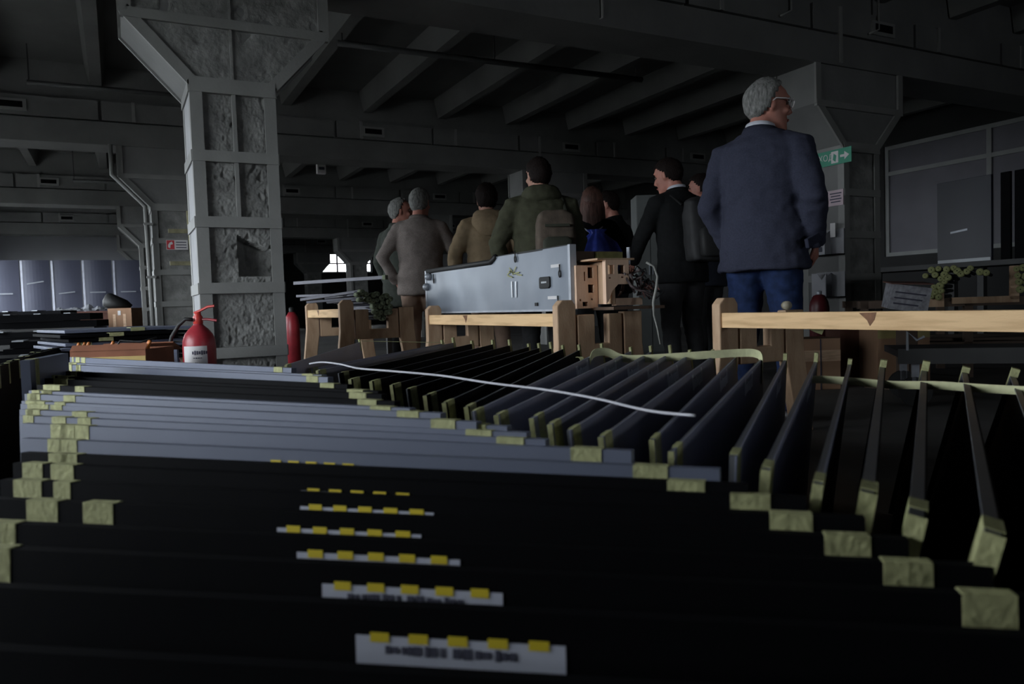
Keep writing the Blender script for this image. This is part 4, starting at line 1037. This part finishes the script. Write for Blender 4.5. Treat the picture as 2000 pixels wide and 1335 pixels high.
    if spec.get('long_hair'):
        lh = MB()
        for i in range(15):
            t = (i / 14 - .5) * 2; a = t * 1.5
            x = math.sin(a) * .080; y = -.018 - math.cos(a) * .088
            ln = .30 * (1 - .12 * abs(t)) + .02 * ((i * 5) % 3)
            lh.tube([(x * .95, y * .9, .05), (x * 1.06, y * 1.02, -.04), (x * 1.12, y * 1.04 - .01, -.13), (x * 1.0 + .006 * math.sin(i * 2), y - .012, -.05 - ln * .65), (x * .9 + .01 * math.sin(i * 3), y - .012, -.05 - ln)], [.018, .024, .024, .019, .007], 8)
        lh.xf(HM @ Matrix.Scale(hs, 4)); fuse(lh, 'long_hair', spec['hair_m'], root, .009, 2, .002, 40, (1, 1, .12))
    # ---- trousers
    tm = spec['trousers']; t_ = MB()
    t_.loft([[L(bw * rx * math.cos(a), bw * ry * math.sin(a) - .012, zz) for a in [2 * math.pi * k / 18 for k in range(18)]] for zz, rx, ry in ((.80, .15, .115), (.90, .175, .125), (1.0, .165, .115))])
    for i, sx in enumerate((-1, 1)):
        fx_, fy_ = feet[i]
        t_.tube([L(sx * .088 * bw, -.005, .93), L(sx * .09 * bw, -.005, .78), L((sx * .09 + fx_) / 2, .012 + fy_ / 2, .5), L(fx_, fy_ - .025, .3), L(fx_, fy_ - .02, .07)], [.098 * sc * bw, .094 * sc * bw, .075 * sc, .068 * sc, .07 * sc], 14)
    fuse(t_, 'trousers', tm, root, .013, 5, .005, 11, (1, 1, 2.2), sd)
    for i, sx in enumerate((-1, 1)):
        fx_, fy_ = feet[i]; sh = MB()
        rings = []
        for yy, wd, hh in ((-.085, .025, .05), (-.07, .038, .085), (-.02, .042, .095), (.05, .045, .08), (.12, .05, .055), (.17, .04, .045), (.195, .015, .03)):
            rings.append([L(fx_ + wd * math.cos(a), fy_ + yy, max(0, hh / 2 + hh / 2 * math.sin(a))) for a in [2 * math.pi * k / 12 for k in range(12)]])
        sh.loft(rings).build('shoe', spec.get('shoe', M_SHOE), root, smooth=True)
    # ---- jacket: torso and both sleeves in one skin
    jm = spec['jacket']; hem = spec.get('hem', .80); fl = spec.get('flare', 1.0); puff = spec.get('puff', 1.0)
    j = MB()
    JR = [(hem, .205 * fl, .145 * fl), (hem + .012, .21 * fl, .15 * fl), (.93, .20 * fl ** .5, .142 * fl ** .5), (1.06, .187, .134), (1.18, .192, .138), (1.29, .205, .142), (1.38, .208, .134), (1.43, .195, .118), (1.47, .15, .10), (1.505, .10, .085)]
    j.loft([[L(bw * puff * rx * math.cos(a) * (1 - .0 * math.sin(a)), bw * puff * ry * math.sin(a) - .018, zz) for a in [2 * math.pi * k / 24 for k in range(24)]] for zz, rx, ry in JR])
    for i, sx in enumerate((-1, 1)):
        el, wr = arms[i]; S0 = L(sx * .175 * bw * puff, -.018, 1.405); E0 = L(*el); W0 = L(*wr); wd = (W0 - E0).normalized()
        sl = spec.get('sleeve', 1.0)
        j.tube([L(sx * .11 * bw, -.018, 1.43), S0, S0.lerp(E0, .5), E0, E0.lerp(W0, .5), W0 + wd * .005], [.07 * sc, .078 * sc * sl, .069 * sc * sl, .061 * sc * sl, .055 * sc * sl, .047 * sc * sl], 14)
    jo = fuse(j, 'jacket', jm, root, vox, spec.get('jsm', 7), spec.get('wrinkle', .006), spec.get('wscale', 10), (1, 1, 1.6), sd)
    # collar
    cpts = [L(.078 * math.sin(a) * bw ** .5, -.02 - .072 * math.cos(a), 1.515 + .018 * math.cos(a)) for a in [math.pi * 2 * (k / 16) - math.pi for k in range(17)]]
    if spec.get('shirt'): 
        rg = [[Vector((p.x * f + 0, (p.y - L(0, -.02, 1.5).y) * f + L(0, -.02, 1.5).y, p.z + dz * sc)) for p in cpts[:-1]] for f, dz in ((1.0, -.03), (.93, .022), (.88, .022), (.93, -.03))]
        c = MB(); n = 16; vs = [v for r_ in rg for v in r_]
        c.add(vs, [(k * n + i, k * n + (i + 1) % n, ((k + 1) % 4) * n + (i + 1) % n, ((k + 1) % 4) * n + i) for k in range(4) for i in range(n)]); c.build('shirt_collar', M_SHIRT, root, smooth=True)
    if spec.get('collar', True):
        f0 = 1.16
        rg = [[Vector((p.x * f, (p.y - L(0, -.02, 1.5).y) * f + L(0, -.02, 1.5).y, p.z + dz * sc)) for p in cpts[:-1]] for f, dz in ((1.35, -.055), (1.12, .0), (1.02, -.005), (1.2, -.06))]
        c = MB(); n = 16; vs = [v for r_ in rg for v in r_]
        c.add(vs, [(k * n + i, k * n + (i + 1) % n, ((k + 1) % 4) * n + (i + 1) % n, ((k + 1) % 4) * n + i) for k in range(4) for i in range(n)]); c.build('jacket_collar', jm, root, smooth=True)
    return root, L, sc, HM, hs, jo
M_SKIN = mat('skin', (.42, .22, .16), .55, 0, .12, 12, .05, 60, .4)
M_SKIN2 = mat('skin_ruddy', (.46, .20, .15), .5, 0, .15, 12, .05, 60, .4)
M_EYE = mat('eye', (.12, .10, .09), .2); M_LIP = mat('lips', (.32, .12, .10), .5)
M_SHIRT = mat('white_shirt', (.62, .63, .70), .7, 0, .04, 8)
M_SHOE = mat('shoe_leather', (.02, .016, .013), .4)
HG = mat('grey_hair', (.19, .19, .18), .75, 0, .5, 90, .5, 150, .12, stretch=(1, 1, .3))
HB = mat('dark_hair', (.012, .008, .007), .7, 0, .4, 90, .5, 150, .1, stretch=(1, 1, .3))
HBR = mat('brown_hair', (.15, .075, .058), .5, 0, .5, 60, .5, 120, .4, stretch=(1, 1, .15))
NAVYW = mat('navy_wool', (.038, .041, .064), .9, 0, .15, 120, .2, 300, .15)
DENIM = mat('blue_denim', (.014, .027, .078), .85, 0, .35, 22, .25, 250, .2)
TWEED = mat('tweed', (.225, .192, .175), .95, 0, .25, 140, .3, 250, .1)
OLIVE = mat('olive_cotton', (.056, .057, .036), .9, 0, .15, 20, .2, 120, .15)
KHAKI = mat('khaki_fleece', (.27, .20, .125), .95, 0, .12, 20, .2, 160, .1)
BLACKW = mat('black_wool', (.010, .0105, .011), .9, 0, .2, 40, .2, 200, .15)
DGREEN = mat('dark_green_coat', (.03, .036, .028), .9, 0, .2, 30)
DBLUE = mat('dark_blue_suit', (.018, .022, .035), .9, 0, .2, 40)
CHINO = mat('beige_chino', (.34, .23, .17), .9, 0, .1, 20, .1, 100)
DGREYT = mat('dark_trousers', (.020, .020, .022), .9, 0, .2, 30)

# 1 man in blazer
bald = lambda y, x: (.105 if y > .03 else (.02 + (y + .01) * 1.6 if y > -.012 else -.075 + max(0, (y + .06)) * 1.3))
root, L, sc, HM, hs, jo = person('grey-haired man in navy blazer and jeans with glasses, nearest of all visitors', 1494, 4.18, 1.875, 22,
    dict(bw=1.09, head_yaw=-44, head_pitch=-4, hair_m=HG, hairline=bald, hair_th=.013, skin=M_SKIN2, trousers=DENIM, jacket=NAVYW, hem=.79, flare=1.05, shirt=True, vox=.010, sleeve=1.08, jsm=5, wrinkle=.009,
         arms=[((-.275, -.06, 1.14), (-.225, .09, .92)), ((.285, -.07, 1.14), (.235, .08, .92))], feet=((-.13, 0), (.13, .02))))
MB().obox(L(.265, -.035, .93), Vector((.012, .055, .02)) * sc, Vector((0, .01, -.022)) * sc, Vector((.01, 0, 0)) * sc).build('pocket_flap', NAVYW, root, bevel=.004)
gl = MB()
for sx in (-1, 1):
    gl.tube([(sx * .062, .094, .020), (sx * .080, .05, .022), (sx * .082, .0, .018), (sx * .079, -.02, .004)], .0028, 6)
gm = mat('pale_glasses', (.62, .58, .58), .3)
g0 = MB()
g_parts = []
for sx in (-1, 1):
    o_ = MB().tube([(sx * .062, .098, .020), (sx * .081, .05, .023), (sx * .085, .0, .020), (sx * .081, -.02, .004)], .0036, 6).xf(HM @ Matrix.Scale(hs, 4)).build('glasses_temple', gm, root, smooth=True)
    MB().tube([(sx * .033 + .026 * math.cos(a), .104 - .12 * (.026 * math.cos(a) * sx) , .012 + .020 * math.sin(a)) for a in [2 * math.pi * k / 14 for k in range(15)]], .0026, 6).xf(HM @ Matrix.Scale(hs, 4)).build('glasses_rim', gm, root, smooth=True)
# 2 man in olive jacket with rucksack
def rucksack(root, L, sc, m, m2, cx, z0, w, h, d, y0=-.16):
    b = MB(); zc = z0
    rings = []
    for zz, k, kd in ((0, .80, .75), (.02, .95, .95), (.3, 1.0, 1.0), (.75, .97, .9), (.93, .85, .7), (1.0, .55, .4)):
        pts = []
        for t in [2 * math.pi * q / 24 for q in range(24)]:
            c, s_ = math.cos(t), math.sin(t); e = .5
            pts.append(L(cx + w / 2 * k * math.copysign(abs(c) ** e, c), y0 - d / 2 + d / 2 * kd * math.copysign(abs(s_) ** e, s_), z0 + h * zz))
        rings.append(pts)
    b.loft(rings); bag = fuse(b, 'rucksack', m, root, .013, 4, .006, 12)
    b2 = MB(); rings = []
    for zz, k in ((0, .8), (.03, 1), (.40, 1), (.46, .7)):
        rings.append([L(cx + w * .36 * k * math.copysign(abs(math.cos(t)) ** .5, math.cos(t)), y0 - d - .015 + .04 * k * math.copysign(abs(math.sin(t)) ** .5, math.sin(t)), z0 + h * (zz + .06)) for t in [2 * math.pi * q / 20 for q in range(20)]])
    b2.loft(rings).build('front_pocket', m2, bag, smooth=True)
    MB().bar(L(cx - w * .3, y0 - d - .012, z0 + h * .72), L(cx + w * .3, y0 - d - .012, z0 + h * .72), .012, .02).build('flap_seam', m2, bag)
    for sx in (-1, 1):
        MB().tube([L(cx + sx * w * .34, y0 + .0, z0 + h * .9), L(cx * .3 + sx * .12, -.10, 1.46), L(cx * .3 + sx * .125, .06, 1.44), L(cx * .3 + sx * .14, .13, 1.30)], .018 * sc, 8, ref=Vector((1, 0, 0)), flat=.4).build('shoulder_strap', m2, root)
    return bag
root, L, sc, HM, hs, jo = person('tall man in olive jacket carrying a brown and olive rucksack behind the box', 1062, 6.0, 1.845, -8,
    dict(bw=1.08, head_yaw=22, hair_m=HB, trousers=DGREYT, jacket=OLIVE, hem=.78, puff=1.08, sleeve=1.15, wrinkle=.011, hair_low=-.08,
         arms=[((-.34, -.03, 1.14), (-.30, .12, .93)), ((.285, -.0, 1.14), (.25, .17, .95))]))
rucksack(root, L, sc, mat('brown_olive_canvas', (.090, .068, .050), .9, 0, .3, 14, .2, 90), mat('dark_olive', (.035, .038, .025), .9), .07, .93, .30, .42, .15, -.17)
MB().ball(L(-.03, -.20, 1.12), .013, .008, .013).build('pale_badge', M_SIGNW, root, smooth=True)
hood = MB(); hood.loft([[L(.15 * k * math.cos(t), -.06 + .11 * k * math.sin(t), zz) for t in [2 * math.pi * q / 20 for q in range(20)]] for zz, k in ((1.43, .8), (1.46, 1.05), (1.50, 1.02), (1.54, .85), (1.56, .62))]); fuse(hood, 'folded_hood', OLIVE, root, .013, 5, .008, 14)
# 3 khaki hoodie
root, L, sc, HM, hs, jo = person('person in khaki hooded fleece with dark hair, left of the olive jacket', 958, 6.75, 1.775, -8,
    dict(bw=1.02, head_yaw=8, hair_m=HB, hair_low=-.10, hair_th=.018, trousers=CHINO, jacket=KHAKI, hem=.86, sleeve=1.12, wrinkle=.010, collar=False,
         arms=[((-.31, -.02, 1.15), (-.29, .10, .92)), ((.31, -.02, 1.15), (.28, .12, .92))]))
hood = MB(); hood.loft([[L(.14 * k * math.cos(t), -.075 + o_ + .10 * k * math.sin(t), zz) for t in [2 * math.pi * q / 20 for q in range(20)]] for zz, k, o_ in ((1.30, .45, -.06), (1.34, .8, -.055), (1.40, 1.05, -.035), (1.46, 1.1, -.01), (1.51, .95, .01), (1.54, .7, .03))]); fuse(hood, 'hood', KHAKI, root, .012, 4, .008, 14)
# 4 tweed jacket
root, L, sc, HM, hs, jo = person('grey-haired man in grey tweed jacket and beige trousers left of the box', 826, 7.1, 1.81, 12,
    dict(bw=1.10, head_yaw=-14, hair_m=HG, hair_low=-.075, skin=M_SKIN2, trousers=CHINO, jacket=TWEED, hem=.80, shirt=False, wrinkle=.008,
         arms=[((-.34, -.10, 1.15), (-.25, .05, .93)), ((.33, .04, 1.15), (.30, .17, .90))], feet=((-.10, 0), (.12, .03))))
# 5 grey hair, dark green coat
root, L, sc, HM, hs, jo = person('grey-haired man in dark green coat half hidden by the tweed jacket man', 786, 7.7, 1.81, 45,
    dict(bw=1.0, head_yaw=-42, hair_m=HG, skin=M_SKIN2, trousers=DGREYT, jacket=DGREEN, hem=.70, hairline=bald))
# 6 woman with long brown hair
root, L, sc, HM, hs, jo = person('woman with long brown hair carrying a bright blue drawstring bag', 1162, 6.55, 1.68, 0,
    dict(bw=.92, head_yaw=-4, hair_m=HBR, hair_th=.016, hair_low=-.10, long_hair=True, trousers=DGREYT, jacket=BLACKW, hem=.80, collar=False))
bag = MB(); rings = []
for zz, k in ((0, .55), (.03, .85), (.10, 1.0), (.2, 1.0), (.28, .8), (.34, .45), (.37, .30), (.40, .42)):
    rings.append([L(.035 + .21 * k * (1 + .06 * math.sin(t * 11)) * math.cos(t), -.20 + .09 * k * (1 + .10 * math.sin(t * 11)) * math.sin(t), .98 + zz) for t in [2 * math.pi * q / 66 for q in range(66)]])
bag.loft(rings)
bo = bag.build('drawstring_bag', mat('blue_nylon', (.07, .11, .58), .35, 0, .2, 20), root, smooth=True)
for sx in (-1, 1): MB().tube([L(sx * .03, -.19, 1.36), L(sx * .10, -.10, 1.42), L(sx * .11, .06, 1.38), L(sx * .13, -.12, 1.05)], .006, 6).build('bag_cord', M_SHIRT, root)
# 7 person facing left
root, L, sc, HM, hs, jo = person('dark-haired person in black facing left beside the long-haired woman', 1200, 7.3, 1.76, -55,
    dict(bw=.98, head_yaw=22, head_pitch=-8, hair_m=HB, trousers=DGREYT, jacket=BLACKW, hem=.78, skin=M_SKIN2))
# 8 dark man with rucksack
root, L, sc, HM, hs, jo = person('man in black suit with black rucksack looking down, right of the wires', 1332, 6.0, 1.83, -36,
    dict(bw=1.06, head_yaw=26, head_pitch=-14, lean=.10, hair_m=HB, trousers=DGREYT, jacket=BLACKW, hem=.80, shirt=True, skin=M_SKIN2,
         arms=[((-.31, .05, 1.15), (-.26, .26, .98)), ((.31, .0, 1.15), (.27, .14, .90))]))
rucksack(root, L, sc, mat('black_nylon', (.02, .02, .021), .7, 0, .2, 12), mat('black_nylon_pocket', (.014, .014, .014), .7), .04, .95, .32, .48, .18, -.17)
# 9 man in dark blue suit
root, L, sc, HM, hs, jo = person('man in dark blue suit with white collar facing left behind the black rucksack', 1378, 6.95, 1.83, -52,
    dict(bw=1.08, head_yaw=20, hair_m=HB, trousers=DGREYT, jacket=DBLUE, hem=.78, shirt=True, skin=M_SKIN2))

# ------------------------------------------------------------------ small things behind
c_ = PZ(1600, 590, 6.25); o_ = thing('red_canister', 'dark red round canister behind the pine rail beside the dark column', 'canister', (c_.x, c_.y, 0))
MB().lathe([(.03, 0), (.075, .01), (.078, .58), (.07, .63), (.045, .68), (.02, .69)], seg=20).build('body', mat('dull_red', (.10, .015, .018), .4), o_, smooth=True)
MB().lathe([(.018, .685), (.022, .69), (.022, .715), (.012, .72)], seg=12).build('cap', M_STEELG, o_, smooth=True)
c_ = PZ(570, 620, 7.6); o_ = thing('red_canister', 'small bright red canister between the rough column and small trestle', 'canister', (c_.x, c_.y, 0))
MB().lathe([(.03, 0), (.07, .01), (.072, .56), (.06, .64), (.03, .69)], seg=20).build('body', M_RED, o_, smooth=True)
MB().lathe([(.02, .68), (.025, .69), (.025, .73), (.012, .74)], seg=12).build('valve', M_RUBBER, o_, smooth=True)
c_ = PZ(1538, 590, 3.62); o_ = thing('tube_offcut', 'short pale tube offcut lying behind the pine rail', 'tube', (c_.x, c_.y, .634 - .02 + .024))
MB().tube([(0, 0, 0), HF * .16 + HR * .05], .019, 14).build('tube', mat('pale_tube', (.34, .30, .22), .5), o_, smooth=True)
MB().tube([-HF * .004, HF * .03], .021, 14).build('end_cap', MATS['pale_tube'], o_, smooth=True)
a = PZ(1243, 380, 9.2); b = PZ(1293, 380, 9.2); c_ = (a + b) / 2
cb = thing('steel_cabinet', 'tall grey steel cabinet in the background left of the black suit man', 'cabinet', (c_.x, c_.y, 0), -YAW)
wd = (b - a).length / 2; M_CAB = mat('cabinet_grey', (.15, .16, .155), .6, 0, .1, 3)
MB().box(-wd, wd, .02, .45, 0, c_.z).build('carcass', M_CAB, cb)
for sx in (-1, 1):
    d_ = MB().box(min(0, sx * wd) + .004, max(0, sx * wd) - .004, 0, .018, .06, c_.z - .02).build('cabinet_door', M_CAB, cb)
    MB().box(sx * .02 - .006, sx * .02 + .006, -.02, 0, 1.0, 1.12).build('handle', M_STEELG, d_)
